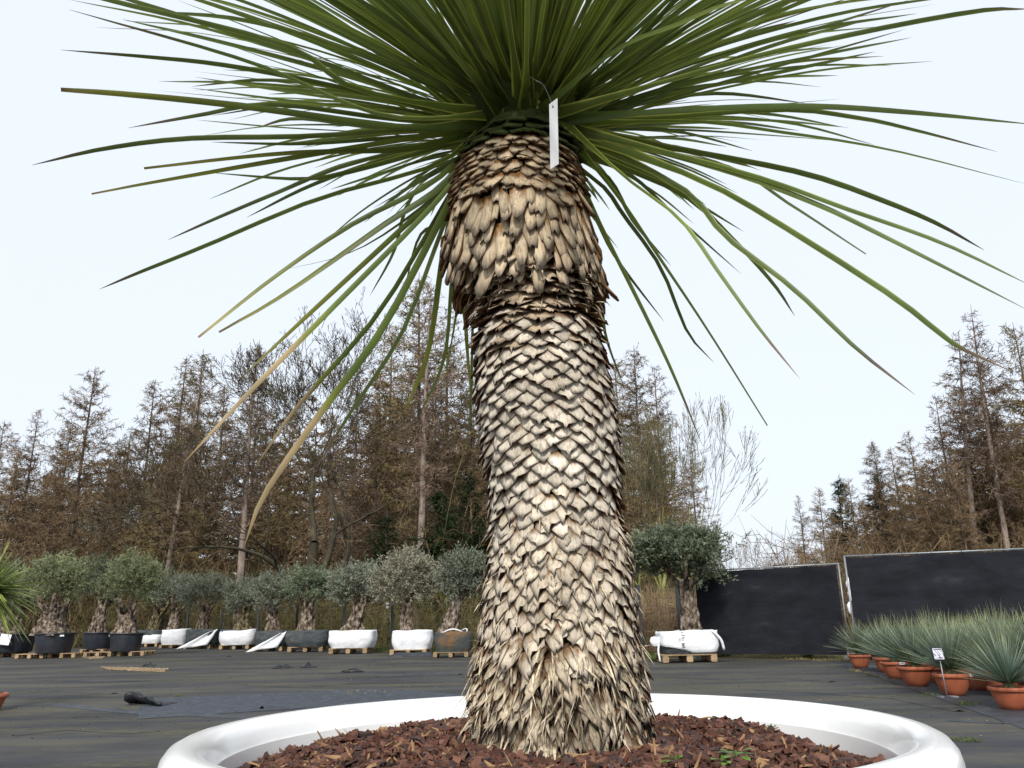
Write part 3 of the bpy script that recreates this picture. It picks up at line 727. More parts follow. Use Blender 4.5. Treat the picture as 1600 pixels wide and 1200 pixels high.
# sections of the trunk by image row: (row_top, row_bottom, kind, row pitch, pieces per turn factor, jitter)
SECT = [(172, 206, 'green', 0.020, 0.94, 0.10), (206, 282, 'stub', 0.0160, 0.95, 0.22), (282, 394, 'strap', 0.021, 1.0, 0.45), (394, 486, 'thin', 0.0115, 0.98, 0.5),
        (484, 800, 'dia', 0.0150, 0.95, 0.14), (800, 1000, 'fray', 0.0155, 0.95, 0.32), (1000, 1200, 'shag', 0.0150, 1.0, 1.2)]
rng = random.Random(5)
SC = []          # (facing, kind, variant, matrix)
z_list = []
row = 0
for (yt, yb, kind, pitch, per, jit) in SECT:
    zt, zb = z_of(yt), z_of(yb)
    W, L = KIND[kind][0], KIND[kind][1]
    nrow = max(1, int(round((zt - zb) / pitch)))
    for q in range(nrow):
        z0 = zt - (q + 0.5) * (zt - zb) / nrow
        rr = trunk_r(min(z0, ZTOP)) - 0.010
        N = max(8, int(2 * math.pi * rr / (W * per)))
        row += 1
        si = [x_[2] for x_ in SECT].index(kind); fr_ = q / nrow
        for k in range(N):
            kk = kind
            if kind != 'green':
                if fr_ > 0.80 and si + 1 < len(SECT) and rng.random() < (fr_ - 0.80) / 0.40: kk = SECT[si + 1][2]
                elif fr_ < 0.20 and si > 1 and rng.random() < (0.20 - fr_) / 0.40: kk = SECT[si - 1][2]
            th = 2 * math.pi * (k + 0.5 * (row % 2) + rng.uniform(-jit, jit) * 0.28) / N + 0.35 * z0
            z = z0 + rng.uniform(-jit, jit) * pitch * 0.9 + 0.010 * noise.noise(Vector((math.cos(th) * 2, math.sin(th) * 2, z0 * 6)))
            if kind in ('strap', 'shag', 'fray'): z += 0.012 * math.sin(th * 3 + z0 * 20)
            zc = min(z, ZTOP)
            c = trunk_c(zc); r = trunk_r(zc) - 0.010
            if z > ZTOP:   # on the dome
                s_ = min(1, (z - ZTOP) / DOME_H); r = (trunk_r(ZTOP) - 0.016) * math.sqrt(max(0.02, 1 - s_ * s_)); c = Vector((c.x, c.y, z))
            r += 0.007 if kind == 'strap' else (-0.007 if kind == 'thin' else 0)
            n_ = Vector((math.cos(th), math.sin(th), 0)); t_ = Vector((-n_.y, n_.x, 0))
            dz = 0.04
            slope = (trunk_r(min(zc + dz, ZTOP)) - trunk_r(zc - dz)) / (2 * dz)
            tilt = math.atan(slope) * 0.7 + rng.gauss(0, 0.045 + 0.13 * (kind in ('shag', 'thin')))
            if kind == 'thin': tilt -= 0.30          # pressed outwards like shelves
            if kind == 'green': tilt -= 0.25
            if kind == 'stub': tilt -= 0.10
            tilt = max(-0.9, min(0.35, tilt))
            R = Matrix((-t_, n_, Vector((0, 0, 1)))).transposed().to_4x4()
            roll = rng.gauss(0, 0.05 + 0.32 * (kind == 'shag') + 0.08 * (kind in ('fray', 'strap')))
            roll = max(-0.55, min(0.55, roll))
            s = rng.uniform(0.9, 1.12) * (rng.uniform(0.7, 1.25) if kind in ('shag', 'strap') else 1)
            Mx = Matrix.Translation(c + n_ * r - OFF) @ R @ Matrix.Rotation(roll, 4, 'Y') @ Matrix.Rotation(-tilt, 4, 'X') @ Matrix.Diagonal((s * rng.uniform(0.92, 1.08), s, s, 1))
            face = -(n_.x * (c.x - 0) + n_.y * c.y) / math.hypot(c.x, c.y)
            SC.append((face, kk, rng.randrange(9), Mx))
SC.sort(key=lambda a: -a[0])
for face, kind, vi, Mx in SC[:300]:
    o = link('bark_scale', PROTO[kind][vi], trunk); o.matrix_local = Mx
# remaining scales: one part
mb = MB(); mats = [M[KIND[k][6]] for k in KIND] + [M[KIND[k][7]] for k in KIND]
kidx = {k: i for i, k in enumerate(KIND)}
cache = {}
for face, kind, vi, Mx in SC[300:]:
    if (kind, vi) not in cache:
        me = PROTO[kind][vi]
        W = [v.co.copy() for v in me.vertices]; Fc = [tuple(p.vertices) for p in me.polygons]; mi = [p.material_index for p in me.polygons]
        uvv = [(0, 0)] * len(W)
        for l in me.loops: uvv[l.vertex_index] = tuple(me.uv_layers[0].data[l.index].uv)
        cache[(kind, vi)] = (W, Fc, mi, uvv)
    W, Fc, mi, uvv = cache[(kind, vi)]
    b = len(mb.v)
    mb.v += [tuple(Mx @ w) for w in W]; mb.uv += uvv
    mb.f += [tuple(i + b for i in f) for f in Fc]
    mb.m += [kidx[kind] if m_ == 0 else len(KIND) + kidx[kind] for m_ in mi]
tag(mb.build('bark_scales', mats, trunk), kind='stuff')

# ragged fibres and shreds around the lower trunk and the dark collar
rngn = np.random.default_rng(8)
def shreds(y0, y1, n, l0, l1, w0, w1, out, seed):
    r_ = np.random.default_rng(seed); P, D = [], []
    for i in range(n):
        z = z_of(r_.uniform(y0, y1)); th = r_.uniform(0, 2 * np.pi); c = trunk_c(z) - OFF; r = trunk_r(z) + r_.uniform(-0.008, 0.008)
        P.append((c.x + r * math.cos(th), c.y + r * math.sin(th), z - OFF.z))
        d = np.array([math.cos(th) * out, math.sin(th) * out, -1.0]) + r_.normal(0, 0.45, 3); D.append(d)
    P, D = np.array(P), unit(np.array(D))
    return blades(P, D, r_.uniform(l0, l1, n), r_.uniform(w0, w1, n), r_, (0, 0.4, 0.75, 1.0), (0.8, 1.0, 0.7, 0.1), 0.25)
V, F, U = join_np([shreds(1000, 1190, 950, 0.02, 0.06, 0.0015, 0.006, 0.45, 1), shreds(800, 1000, 420, 0.012, 0.035, 0.001, 0.004, 0.55, 2), shreds(415, 470, 170, 0.02, 0.045, 0.0015, 0.005, 1.0, 3)])
tag(link('fibre_shreds', np_mesh('fibre_shreds', V, F, M['s_shag'], U), trunk), kind='stuff')

# ------------------------------------------------------------------ leaves of the big yucca
CC = trunk_c(ZTOP)                 # centre of the crown's foot
def resample(pts, n):
    """Catmull-Rom through pts, n samples"""
    P = [pts[0] * 2 - pts[1]] + list(pts) + [pts[-1] * 2 - pts[-2]]
    segs = len(pts) - 1; out = []
    for k in range(n):
        t = k / (n - 1) * segs; i = min(int(t), segs - 1); f = t - i
        a, b_, c, d = P[i], P[i + 1], P[i + 2], P[i + 3]
        out.append(0.5 * ((b_ * 2) + (c - a) * f + (a * 2 - b_ * 5 + c * 4 - d) * f * f + (b_ * 3 - a - c * 3 + d) * f ** 3))
    return out
def leaf_mesh(pts, width, blunt, mat, seed, twist=None, face=False):
    rg = random.Random(seed); n = 15
    c = resample(pts, n)
    tw0 = rg.gauss(0, 0.22); tw1 = rg.gauss(0, 0.5) if twist is None else twist
    if face:       # roll of the blade as seen in the photograph: its flat side shows
        t = (c[n // 2 + 2] - c[n // 2]).normalized(); vw = (c[n // 2] + OFF - CAM).normalized()
        sd = t.cross(Vector((0, 0, 1))).normalized(); nr_ = sd.cross(t).normalized()
        best = max((a_ for a_ in np.linspace(-1.3, 1.3, 27)), key=lambda a_: abs((sd * math.cos(a_) + nr_ * math.sin(a_)).cross(t).dot(vw)) - 0.12 * abs(a_))
        tw0 = best + rg.gauss(0, 0.35); tw1 = rg.gauss(0, 0.45)
    mb = MB(); vs, uv, fs = [], [], []
    for i, p in enumerate(c):
        v = i / (n - 1)
        t = (c[min(i + 1, n - 1)] - c[max(i - 1, 0)]).normalized()
        sd = t.cross(Vector((0, 0, 1)))
        if sd.length < 0.15: sd = t.cross(Vector((0, 1, 0)))
        sd.normalize()
        a = tw0 + tw1 * max(0, v - 0.25)
        nr_ = sd.cross(t).normalized()
        s2 = sd * math.cos(a) + nr_ * math.sin(a); up = s2.cross(t)
        w = float(np.interp(v, [0, 0.05, 0.12, 0.45, 0.75, 0.9, 1], [3.3, 2.3, 1.05, 1.0, 0.78, 0.48 if not blunt else 0.66, 0.05 if not blunt else 0.52])) * width / 2
        ch = 0.30 * w if v < 0.85 else 0.30 * w * (1 - v) / 0.15
        vs += [p - s2 * w + up * ch, p, p + s2 * w + up * ch]; uv += [(0, v), (0.5, v), (1, v)]
    for i in range(n - 1):
        fs += [(3 * i, 3 * i + 1, 3 * i + 4, 3 * i + 3), (3 * i + 1, 3 * i + 2, 3 * i + 5, 3 * i + 4)]
    mb.add(vs, fs, 0, uv)
    return mb.mesh('leaf', mat, True)
def crown_base(az, el):
    """where a leaf leaves the growing dome: low for hanging leaves, high for upright ones"""
    s_ = max(0.0, min(1.0, (el + 0.5) / 2.1))
    r = (trunk_r(ZTOP) - 0.012) * math.sqrt(max(0.03, 1 - (s_ * 0.97) ** 2))
    return Vector((CC.x + r * math.cos(az), CC.y + r * math.sin(az), ZTOP - 0.018 + DOME_H * s_))
LEAVES = []      # (size on screen, pts, width, blunt, mat)
# leaves traced one by one: pixels from the crown outwards, F towards the viewer / B away, length, end
TR = [
 ([(600,180),(400,100),(108,15)], 'F', 1.05, 'brown', 0), ([(560,140),(450,72),(170,0),(60,-30)], 'F', 1.05, 'green', 0),
 ([(500,130),(350,102),(240,90),(95,78)], 'B', 1.15, 'brown', 0), ([(650,200),(375,165),(205,148),(95,140)], 'F', 0.98, 'yellow', 1),
 ([(540,140),(415,125),(300,135)], 'B', 0.95, 'brown', 0), ([(600,185),(425,163),(310,180),(200,200)], 'B', 1.05, 'brown', 0),
 ([(600,200),(465,185),(400,200)], 'B', 0.95, 'brown', 0), ([(500,212),(300,216),(165,232),(50,258)], 'F', 1.08, 'brown', 0),
 ([(650,232),(450,240),(225,263)], 'F', 0.80, 'yellow', 1), ([(500,240),(300,275),(143,303)], 'F', 0.95, 'yellow', 1),
 ([(550,255),(435,300),(340,340),(262,375)], 'B', 0.90, 'brown', 0), ([(675,260),(500,310),(320,385),(220,425),(155,452)], 'F', 0.98, 'brown', 0),
 ([(600,250),(485,290),(385,340)], 'B', 0.85, 'brown', 0), ([(675,285),(550,350),(425,435),(310,527)], 'F', 0.88, 'yellow', 1),
 ([(690,290),(600,350),(450,455),(342,519)], 'F', 0.86, 'yellow', 1), ([(695,295),(625,360),(500,475),(371,595)], 'F', 0.95, 'yellow', 0),
 ([(695,300),(525,475),(395,607),(287,723)], 'F', 1.12, 'dry', 0), ([(697,315),(595,485),(490,607),(450,655),(394,737)], 'F', 1.08, 'dry', 0),
 ([(700,320),(600,510),(505,640),(415,770),(382,853)], 'F', 1.15, 'dry', 0), ([(702,330),(630,515),(550,640),(495,730)], 'B', 1.05, 'brown', 0),
 ([(706,340),(670,545),(635,637)], 'B', 0.92, 'yellow', 1), ([(715,380),(695,555),(655,650)], 'B', 0.95, 'green', 0),
 ([(745,420),(735,660),(710,755),(689,860)], 'B', 1.20, 'dry', 0), ([(650,300),(615,395),(578,462)], 'B', 0.80, 'brown', 0),
 ([(690,300),(560,390),(430,425)], 'B', 0.85, 'green', 0), ([(700,340),(655,370),(630,460)], 'B', 0.70, 'brown', 0),
 ([(560,265),(470,280),(330,270)], 'B', 0.95, 'green', 0), ([(620,215),(470,225),(330,222)], 'B', 1.0, 'green', 0),
 ([(960,80),(1060,38),(1120,12),(1200,-10)], 'F', 1.05, 'pale', 0), ([(1150,96),(1325,55),(1517,19),(1610,14)], 'F', 1.18, 'brown', 0),
 ([(1144,82),(1267,47),(1420,0)], 'B', 1.10, 'brown', 0), ([(1127,70),(1243,32)], 'B', 0.95, 'brown', 0),
 ([(1050,134),(1153,102)], 'B', 0.85, 'brown', 0), ([(1010,160),(1127,146),(1257,161)], 'B', 0.95, 'brown', 0),
 ([(1103,169),(1267,166),(1413,175),(1620,195)], 'F', 1.15, 'pale', 0), ([(1200,172),(1337,184),(1430,204),(1558,237)], 'B', 1.15, 'brown', 0),
 ([(1120,190),(1249,204)], 'B', 0.9, 'green', 0), ([(1080,190),(1220,207),(1383,233),(1605,288)], 'F', 1.10, 'green', 0),
 ([(1127,245),(1267,274),(1383,315),(1465,350),(1538,391)], 'B', 1.12, 'brown', 0), ([(1156,268),(1325,327),(1471,379),(1610,446)], 'F', 1.12, 'green', 0),
 ([(1120,262),(1267,315),(1383,370),(1605,484)], 'F', 1.14, 'green', 0), ([(1127,257),(1238,321),(1353,397)], 'B', 0.95, 'green', 1),
 ([(1092,280),(1208,344),(1383,455),(1459,513),(1500,543),(1578,579)], 'F', 1.02, 'brown', 0),
 ([(1063,292),(1133,368),(1238,449),(1337,543),(1430,617)], 'F', 1.08, 'brown', 0), ([(1060,300),(1144,373),(1208,443),(1242,494)], 'B', 0.95, 'brown', 0),
 ([(980,280),(1063,344),(1127,432),(1188,516),(1250,592)], 'F', 1.02, 'brown', 0), ([(960,300),(1033,408),(1103,513),(1199,665)], 'F', 0.86, 'green', 1),
 ([(940,290),(975,338),(1033,420),(1074,519),(1116,567)], 'B', 0.95, 'brown', 0), ([(928,330),(1004,484),(1051,583),(1098,697)], 'B', 0.6, 'brown', 0),
 ([(925,330),(963,403),(1038,503)], 'B', 0.75, 'brown', 0), ([(946,274),(992,350),(1049,416)], 'B', 0.72, 'green', 0),
 ([(980,270),(1057,338),(1158,428)], 'B', 0.85, 'brown', 0), ([(1000,265),(1074,309),(1162,362)], 'B', 0.85, 'green', 0),
 ([(930,420),(946,525),(978,612)], 'B', 0.95, 'brown', 0), ([(1000,200),(1080,210),(1176,236)], 'B', 0.9, 'green', 0),
 ([(720,430),(712,500),(690,620)], 'B', 0.9, 'green', 0), ([(730,440),(728,520),(738,640)], 'B', 0.9, 'yellow', 0),
]
MT = {'green': 'leaf', 'brown': 'leaf_brown', 'dry': 'leaf_dry', 'yellow': 'leaf_yellow', 'pale': 'leaf_pale'}
rg = random.Random(21)
for pix, side, Lf, end, blunt in TR:
    r = ray(*pix[-1]); rn = r.normalized()
    q = CC + Vector((0, 0, 0.02)) - CAM
    tc = q.dot(rn); dd = (q - rn * tc).length
    h = math.sqrt(max(0.0, Lf * Lf - dd * dd))
    tip = CAM + rn * (tc - h if side == 'F' else tc + h)
    if tip.y < 0.5: tip = CAM + r * (0.5 / r.y)
    d = tip - CC; az = math.atan2(d.y, d.x); el = math.atan2(d.z, math.hypot(d.x, d.y))
    base = crown_base(az, el)
    # cumulative pixel arc from the base to the tip gives each point its share of the depth
    pp = [proj(base)] + list(pix); arc = [0]
    for a, b_ in zip(pp[:-1], pp[1:]): arc.append(arc[-1] + math.hypot(a[0] - b_[0], a[1] - b_[1]))
    pts = [base]
    for (px, py), s_ in zip(pix, arc[1:]):
        pts.append(at_y(px, py, base.y + (tip.y - base.y) * s_ / arc[-1]))
    LEAVES.append((1e6, pts, (0.0160 if end in ('dry', 'yellow', 'pale') else 0.0122) * rg.uniform(0.8, 1.15) * min(1.0, max(0.55, (tip - CAM).length / 1.95)), blunt, MT[end]))
# the dense fan: leaves in every direction above the hanging ones
GA_ = math.pi * (3 - math.sqrt(5))
for i in range(680):
    s_ = i / 680
    el = math.asin(0.24 + 0.75 * s_) + rg.gauss(0, 0.06); az = i * GA_ + rg.uniform(-0.15, 0.15)
    toward = math.cos(az + math.pi / 2)          # 1 towards the viewer
    el -= 0.10 * max(0, toward)
    L = rg.uniform(0.80, 1.08); base = crown_base(az, el if i % 5 else rg.uniform(-0.45, -0.1))
    d = Vector((math.cos(az) * math.cos(el), math.sin(az) * math.cos(el), math.sin(el)))
    dr = rg.uniform(0.0, 0.12) * math.cos(el)
    side_ = Vector((-math.sin(az), math.cos(az), 0)) * rg.gauss(0, 0.04)
    pts = [base, base + d * L * 0.35 + Vector((0, 0, 0.01)), base + d * L * 0.7 + side_ * 0.4 - Vector((0, 0, dr * 0.25)), base + d * L + side_ - Vector((0, 0, dr))]
    vis = (1 + toward) * (1.2 - abs(el - 0.6))
    LEAVES.append((vis + rg.random() * 0.05, pts, 0.0122 * rg.uniform(0.75, 1.2), 0, rg.choices(['leaf', 'leaf_brown', 'leaf_pale', 'leaf_yellow'], [0.56, 0.16, 0.24, 0.04])[0]))
LEAVES.sort(key=lambda a: -a[0])
rest = []
for i, (vis, pts, w, bl, mt) in enumerate(LEAVES):
    pts = [p_ - OFF for p_ in pts]
    me = leaf_mesh(pts, w, bl, M[mt], i, None, vis > 1e5)
    if i < 300: link('leaf', me, yucca)
    else: rest.append((me, mt))
mb = MB(); mk = ['leaf', 'leaf_brown', 'leaf_pale', 'leaf_yellow']
for me, mt in rest:
    b = len(mb.v); mb.v += [tuple(v.co) for v in me.vertices]
    uvv = [(0, 0)] * len(me.vertices)
    for l in me.loops: uvv[l.vertex_index] = tuple(me.uv_layers[0].data[l.index].uv)
    mb.uv += uvv
    for p_ in me.polygons: mb.f.append(tuple(v + b for v in p_.vertices)); mb.m.append(mk.index(mt))
if mb.f: tag(mb.build('leaves', [M[k] for k in mk], yucca), kind='stuff')
for me, mt in rest: bpy.data.meshes.remove(me)

# ------------------------------------------------------------------ plant label hanging from the crown
A = at_y(866, 158, 1.555)
lab = empty('plant_label', A)
tag(lab, 'blank white plastic strip label hanging from the yucca crown', 'label')
tl, tr_, br, bl_ = [at_y(*q, 1.555) - A for q in ((858, 163), (871, 153), (873, 256), (860, 264))]
mb = MB()
for yo in (0.0, 0.0012): mb.add([v + Vector((0, yo, 0)) for v in (tl, tr_, br, bl_)], [(0, 1, 2, 3)])
mb.f += [(0, 4, 5, 1), (1, 5, 6, 2), (2, 6, 7, 3), (3, 7, 4, 0)]; mb.m += [0] * 4
mb.build('strip', M['tag_white'], lab, smooth=False)
mb = MB(); e = at_y(864, 167, 1.5545) - A
mb.lathe([(0.0001, 0), (0.0022, 0)], 12); hole = mb.build('hole', M['s_under'], lab, e, False); hole.rotation_euler = (math.pi / 2, 0, 0)
mb = MB(); w = [at_y(*q, dd) - A for q, dd in (((864, 167), 1.5535), ((861, 158), 1.56), ((852, 138), 1.59), ((846, 130), 1.60), ((838, 126), 1.60), ((820, 115), 1.61), ((806, 107), 1.62))]
mb.tube(resample(w, 20), 0.0007, 6); mb.build('wire', M['wire'], lab)

# ================================================================== POTTED YUCCAS (terracotta bowls, right)
pot_prof = [(0.0, 0.0), (0.105, 0.0), (0.118, 0.006), (0.150, 0.060), (0.178, 0.125), (0.192, 0.180), (0.196, 0.196)]
rim_prof = [(0.194, 0.196), (0.214, 0.197), (0.219, 0.203), (0.220, 0.232), (0.214, 0.240), (0.202, 0.240), (0.197, 0.232), (0.190, 0.205)]
def yucca_crown(seed, n, L0, L1, W, mat, elmin, name='leaves', droop=0.10, z0=0.0, rbase=0.03):
    r_ = np.random.default_rng(seed)
    i = np.arange(n); s = (i + 0.5) / n
    lo = math.sin(elmin); el = np.arcsin(lo + (1 - lo) * s) + r_.normal(0, 0.07, n); az = i * GA_ + r_.uniform(-0.2, 0.2, n)
    D = np.stack([np.cos(az) * np.cos(el), np.sin(az) * np.cos(el), np.sin(el)], 1)
    side = np.stack([-np.sin(az), np.cos(az), np.zeros(n)], 1) + r_.normal(0, 0.35, (n, 3))
    P = D * rbase + np.array([0, 0, z0])
    return blades(P, D, r_.uniform(L0, L1, n), W * r_.uniform(0.8, 1.2, n), r_, (0, 0.3, 0.65, 1.0), (1.2, 1.0, 0.8, 0.05), droop * np.cos(el), side)
def make_potted(seed, labelled):
    root = empty('potted_yucca')
    mb = MB(); mb.lathe(pot_prof, 40)
    pot = mb.build('pot', M['terracotta'], root)
    mb = MB(); mb.lathe(rim_prof, 40); mb.build('rim', M['terracotta'], pot)
    mb = MB(); mb.lathe([(0.194, 0.212), (0.10, 0.222), (0.0, 0.226)], 30); mb.build('soil', M['pebble'], root)
    r_ = np.random.default_rng(seed)
    V, F, U = yucca_crown(seed, 340, 0.52, 0.70, 0.011, None, 0.22, z0=0.27, droop=0.05)
    link('leaves', np_mesh('leaves', V, F, M['yucca_blue'], U), root)
    mb = MB(); mb.tube([(0, 0, 0.20), (0, 0, 0.25), (0.003, 0, 0.30)], [0.06, 0.05, 0.03], 14)
    mb.build('stem', M['pebble'], root)
    n = 90; th = r_.uniform(0, 6.28, n); D = unit(np.stack([np.cos(th), np.sin(th), r_.uniform(-0.1, 0.5, n)], 1))
    V, F, U = blades(D * 0.03 + np.array([0, 0, 0.245]), D, r_.uniform(0.03, 0.08, n), np.full(n, 0.010), r_)
    link('stubs', np_mesh('stubs', V, F, M['dry_grass'], U), root)
    if labelled:
        mb = MB(); mb.box((0, 0, 0), (0.085, 0.003, 0.034)); lb = mb.build('price_label', M['tag_white'], pot, (0.075 + 0.01 * (seed % 3), -0.211, 0.222), False)
        lb.rotation_euler = (0, 0, 0.35)
        mb = MB(); mb.box((0, -0.0022, 0.004), (0.055, 0.0008, 0.006)); mb.box((-0.005, -0.0022, -0.006), (0.045, 0.0008, 0.004)); mb.build('print', M['print'], lb, None, False)
    return root
protos = [make_potted(31, True), make_potted(32, False), make_potted(33, True)]
used = [False] * 3
# px, py of the pot's foot; prototype; label
POTS = [(1352, 1045, 1, 'blue-green yucca in terracotta bowl standing alone before the fence gap'),
        (1396, 1052, 1, 'blue-green yucca in terracotta bowl half hidden behind a labelled bowl'),
        (1412, 1062, 2, 'blue-green yucca in small-labelled terracotta bowl, second in the front row from the fence'),
        (1445, 1074, 1, 'blue-green yucca in clean unlabelled terracotta bowl beside the sign stake'),
        (1506, 1089, 0, 'blue-green yucca in scuffed terracotta bowl with white label right beside the sign foot'),
        (1602, 1112, 1, 'blue-green yucca in the terracotta bowl at the row end farthest from the fence'),
        (1466, 1062, 2, 'blue-green yucca in terracotta bowl in the row behind the clean bowl'),
        (1484, 1069, 2, 'blue-green yucca in terracotta bowl with turned label behind the sign stake'),
        (1546, 1080, 1, 'blue-green yucca in shaded terracotta bowl directly behind the scuffed bowl'),
        (1592, 1091, 0, 'blue-green yucca in terracotta bowl behind the row end')]
BK = 'blue-green yucca in terracotta bowl inside the back rows before the black fence'
for (px, py) in [(1432, 1053), (1500, 1061), (1524, 1070), (1575, 1076), (1470, 1052), (1545, 1062), (1615, 1080), (1515, 1054), (1590, 1066), (1560, 1057), (1640, 1072), (1610, 1060), (1655, 1095)]:
    POTS.append((px, py, len(POTS) % 3, None))
rg = random.Random(77)
for i, (px, py, pi, lb) in enumerate(POTS):
    if not used[pi]: o = protos[pi]; used[pi] = True
    else: o = copy_tree(protos[pi])
    g_ = on_ground(px, py); o.location = (g_.x, g_.y + 0.20, 0.004)
    o.rotation_euler = (0, 0, rg.uniform(-0.5, 0.5) + (0 if pi != 1 else rg.uniform(0, 6)))
    sc = rg.uniform(0.90, 1.10) if i != 5 else 0.92; o.scale = (sc, sc, sc * rg.uniform(0.97, 1.06))
    tag(o, lb or BK, 'potted yucca', 'yuccas in terracotta bowls' if lb else 'yuccas in the back rows')
# sign stake
g_ = on_ground(1480, 1090)
sg = empty('plant_sign', g_); tag(sg, 'small white plant sign on leaning grey stake before the terracotta bowls', 'sign')
mb = MB(); mb.box((0.01, 0, 0.011), (0.20, 0.11, 0.014)); mb.build('base_plate', M['steel'], sg, None, False)
topp = at_y(1469, 1033, g_.y) - g_
mb = MB(); mb.tube([(0, 0, 0.005), tuple(topp)], 0.007, 8); mb.build('stake', M['steel'], sg)
cn = [at_y(*q, g_.y - 0.01) - g_ for q in ((1454.5, 1011.5), (1472, 1011.5), (1477.5, 1031.5), (1459.5, 1031.5))]
ce = sum(cn, Vector()) / 4
mb = MB(); mb.add([c for c in cn] + [c + Vector((0, 0.010, 0)) for c in cn], [(0, 1, 2, 3), (7, 6, 5, 4), (0, 4, 5, 1), (1, 5, 6, 2), (2, 6, 7, 3), (3, 7, 4, 0)])
fr = mb.build('frame', M['sign_blue'], sg, None, False)
mb = MB(); mb.add([ce + (c - ce) * 0.86 + Vector((0, -0.003, 0)) for c in cn], [(0, 1, 2, 3)]); mb.build('face', M['lilac'], fr, None, False)
u_, v_ = (cn[1] - cn[0]), (cn[3] - cn[0])
mb = MB()
for (u0, u1, v0, v1) in [(0.15, 0.85, 0.13, 0.19), (0.45, 0.80, 0.78, 0.86)]:
    mb.add([cn[0] + u_ * a + v_ * b_ + Vector((0, -0.005, 0)) for a, b_ in ((u0, v0), (u1, v0), (u1, v1), (u0, v1))], [(0, 1, 2, 3)])
mb.build('print', M['print'], fr, None, False)

# ------------------------------------------------------------------ tree yucca at the left edge
g_ = on_ground(-32, 1112)
ly = empty('potted_yucca', (g_.x, g_.y + 0.1, 0.0)); tag(ly, 'bright green yucca with drooping sword leaves in terracotta pot before the black tubs', 'potted yucca')
mb = MB(); mb.lathe([(0.0, 0.0), (0.15, 0.0), (0.165, 0.01), (0.215, 0.14), (0.22, 0.15)], 40)
pt = mb.build('pot', M['terracotta'], ly)
mb = MB(); mb.lathe([(0.218, 0.15), (0.240, 0.152), (0.245, 0.16), (0.243, 0.20), (0.225, 0.205), (0.215, 0.18)], 40); mb.build('rim', M['terracotta'], pt)
mb = MB(); mb.lathe([(0.218, 0.185), (0.0, 0.195)], 30); mb.build('soil', M['pebble'], ly)
zc = (at_y(-25, 925, g_.y)).z
mb = MB(); mb.tube([(0, 0, 0.17), (-0.05, 0, 0.6), (-0.12, 0, 1.0), (-0.20, 0, zc)], [0.09, 0.07, 0.07, 0.06], 16); mb.build('trunk', M['s_shag'], ly)
V, F, U = yucca_crown(61, 260, 0.55, 0.78, 0.030, None, -0.75, z0=zc, droop=0.30)
link('leaves', np_mesh('leaves', V, F, M['yucca_green'], U), ly, (-0.20, 0, 0))

# ================================================================== OLIVES
def olive_trunk(seed, h, r, lean, mat, parent, z0):
    """gnarled, flared, hollowed trunk with short limbs"""
    rg = random.Random(seed); mb = MB(); nr_, ns = 30, 44; vs, fs = [], []
    ph = rg.uniform(0, 6); of = Vector((seed * 3.7, 0, 0))
    for j in range(nr_):
        v = j / (nr_ - 1)
        rad = r * (1.12 - 0.30 * v + 0.45 * (1 - v) ** 5 + 0.14 * max(0, v - 0.7) * 4)
        cx, cy = lean[0] * h * v ** 1.2, lean[1] * h * v
        for k in range(ns):
            th = 2 * math.pi * k / ns
            d = Vector((math.cos(th), math.sin(th), 0))
            nn = noise.noise(Vector((d.x * 1.5, d.y * 1.5, v * h * 1.5)) + of) + 0.7 * noise.noise(Vector((d.x * 3.5, d.y * 3.5, v * h * 4.5)) + of) + 0.45 * noise.noise(Vector((d.x * 8, d.y * 8, v * h * 9)) + of)
            lob = 0.16 * math.sin(3 * th + ph + v * 1.6) + 0.10 * math.sin(7 * th - v * 2.5 + ph)
            R = rad * (1 + 0.36 * nn + lob)
            vs.append((cx + R * d.x, cy + R * d.y * 0.85, z0 + v * h))
    for j in range(nr_ - 1):
        for k in range(ns):
            k2 = (k + 1) % ns; fs.append((j * ns + k, j * ns + k2, (j + 1) * ns + k2, (j + 1) * ns + k))
    fs.append(tuple((nr_ - 1) * ns + k for k in range(ns)))
    mb.add(vs, fs)
    t = mb.build('trunk', mat, parent)
    top = Vector((lean[0] * h, lean[1] * h, z0 + h * 0.93))
    ends = []
    for q in range(4):
        a = q * 1.57 + rg.uniform(-0.5, 0.5); L = h * rg.uniform(0.45, 0.75)
        d = Vector((math.cos(a) * 0.75, math.sin(a) * 0.75, 1)).normalized()
        p1 = top + Vector((math.cos(a), math.sin(a), 0)) * r * 0.45 - Vector((0, 0, 0.1 * h)); p2 = p1 + d * L * 0.6 + Vector((rg.gauss(0, .05), rg.gauss(0, .05), 0)); p3 = p2 + (d + Vector((0, 0, 0.3))).normalized() * L * 0.5
        mb = MB(); mb.tube([p1, p2, p3], [r * 0.42, r * 0.26, r * 0.12], 9); mb.build('branch', mat, parent); ends.append(p3)
    return top
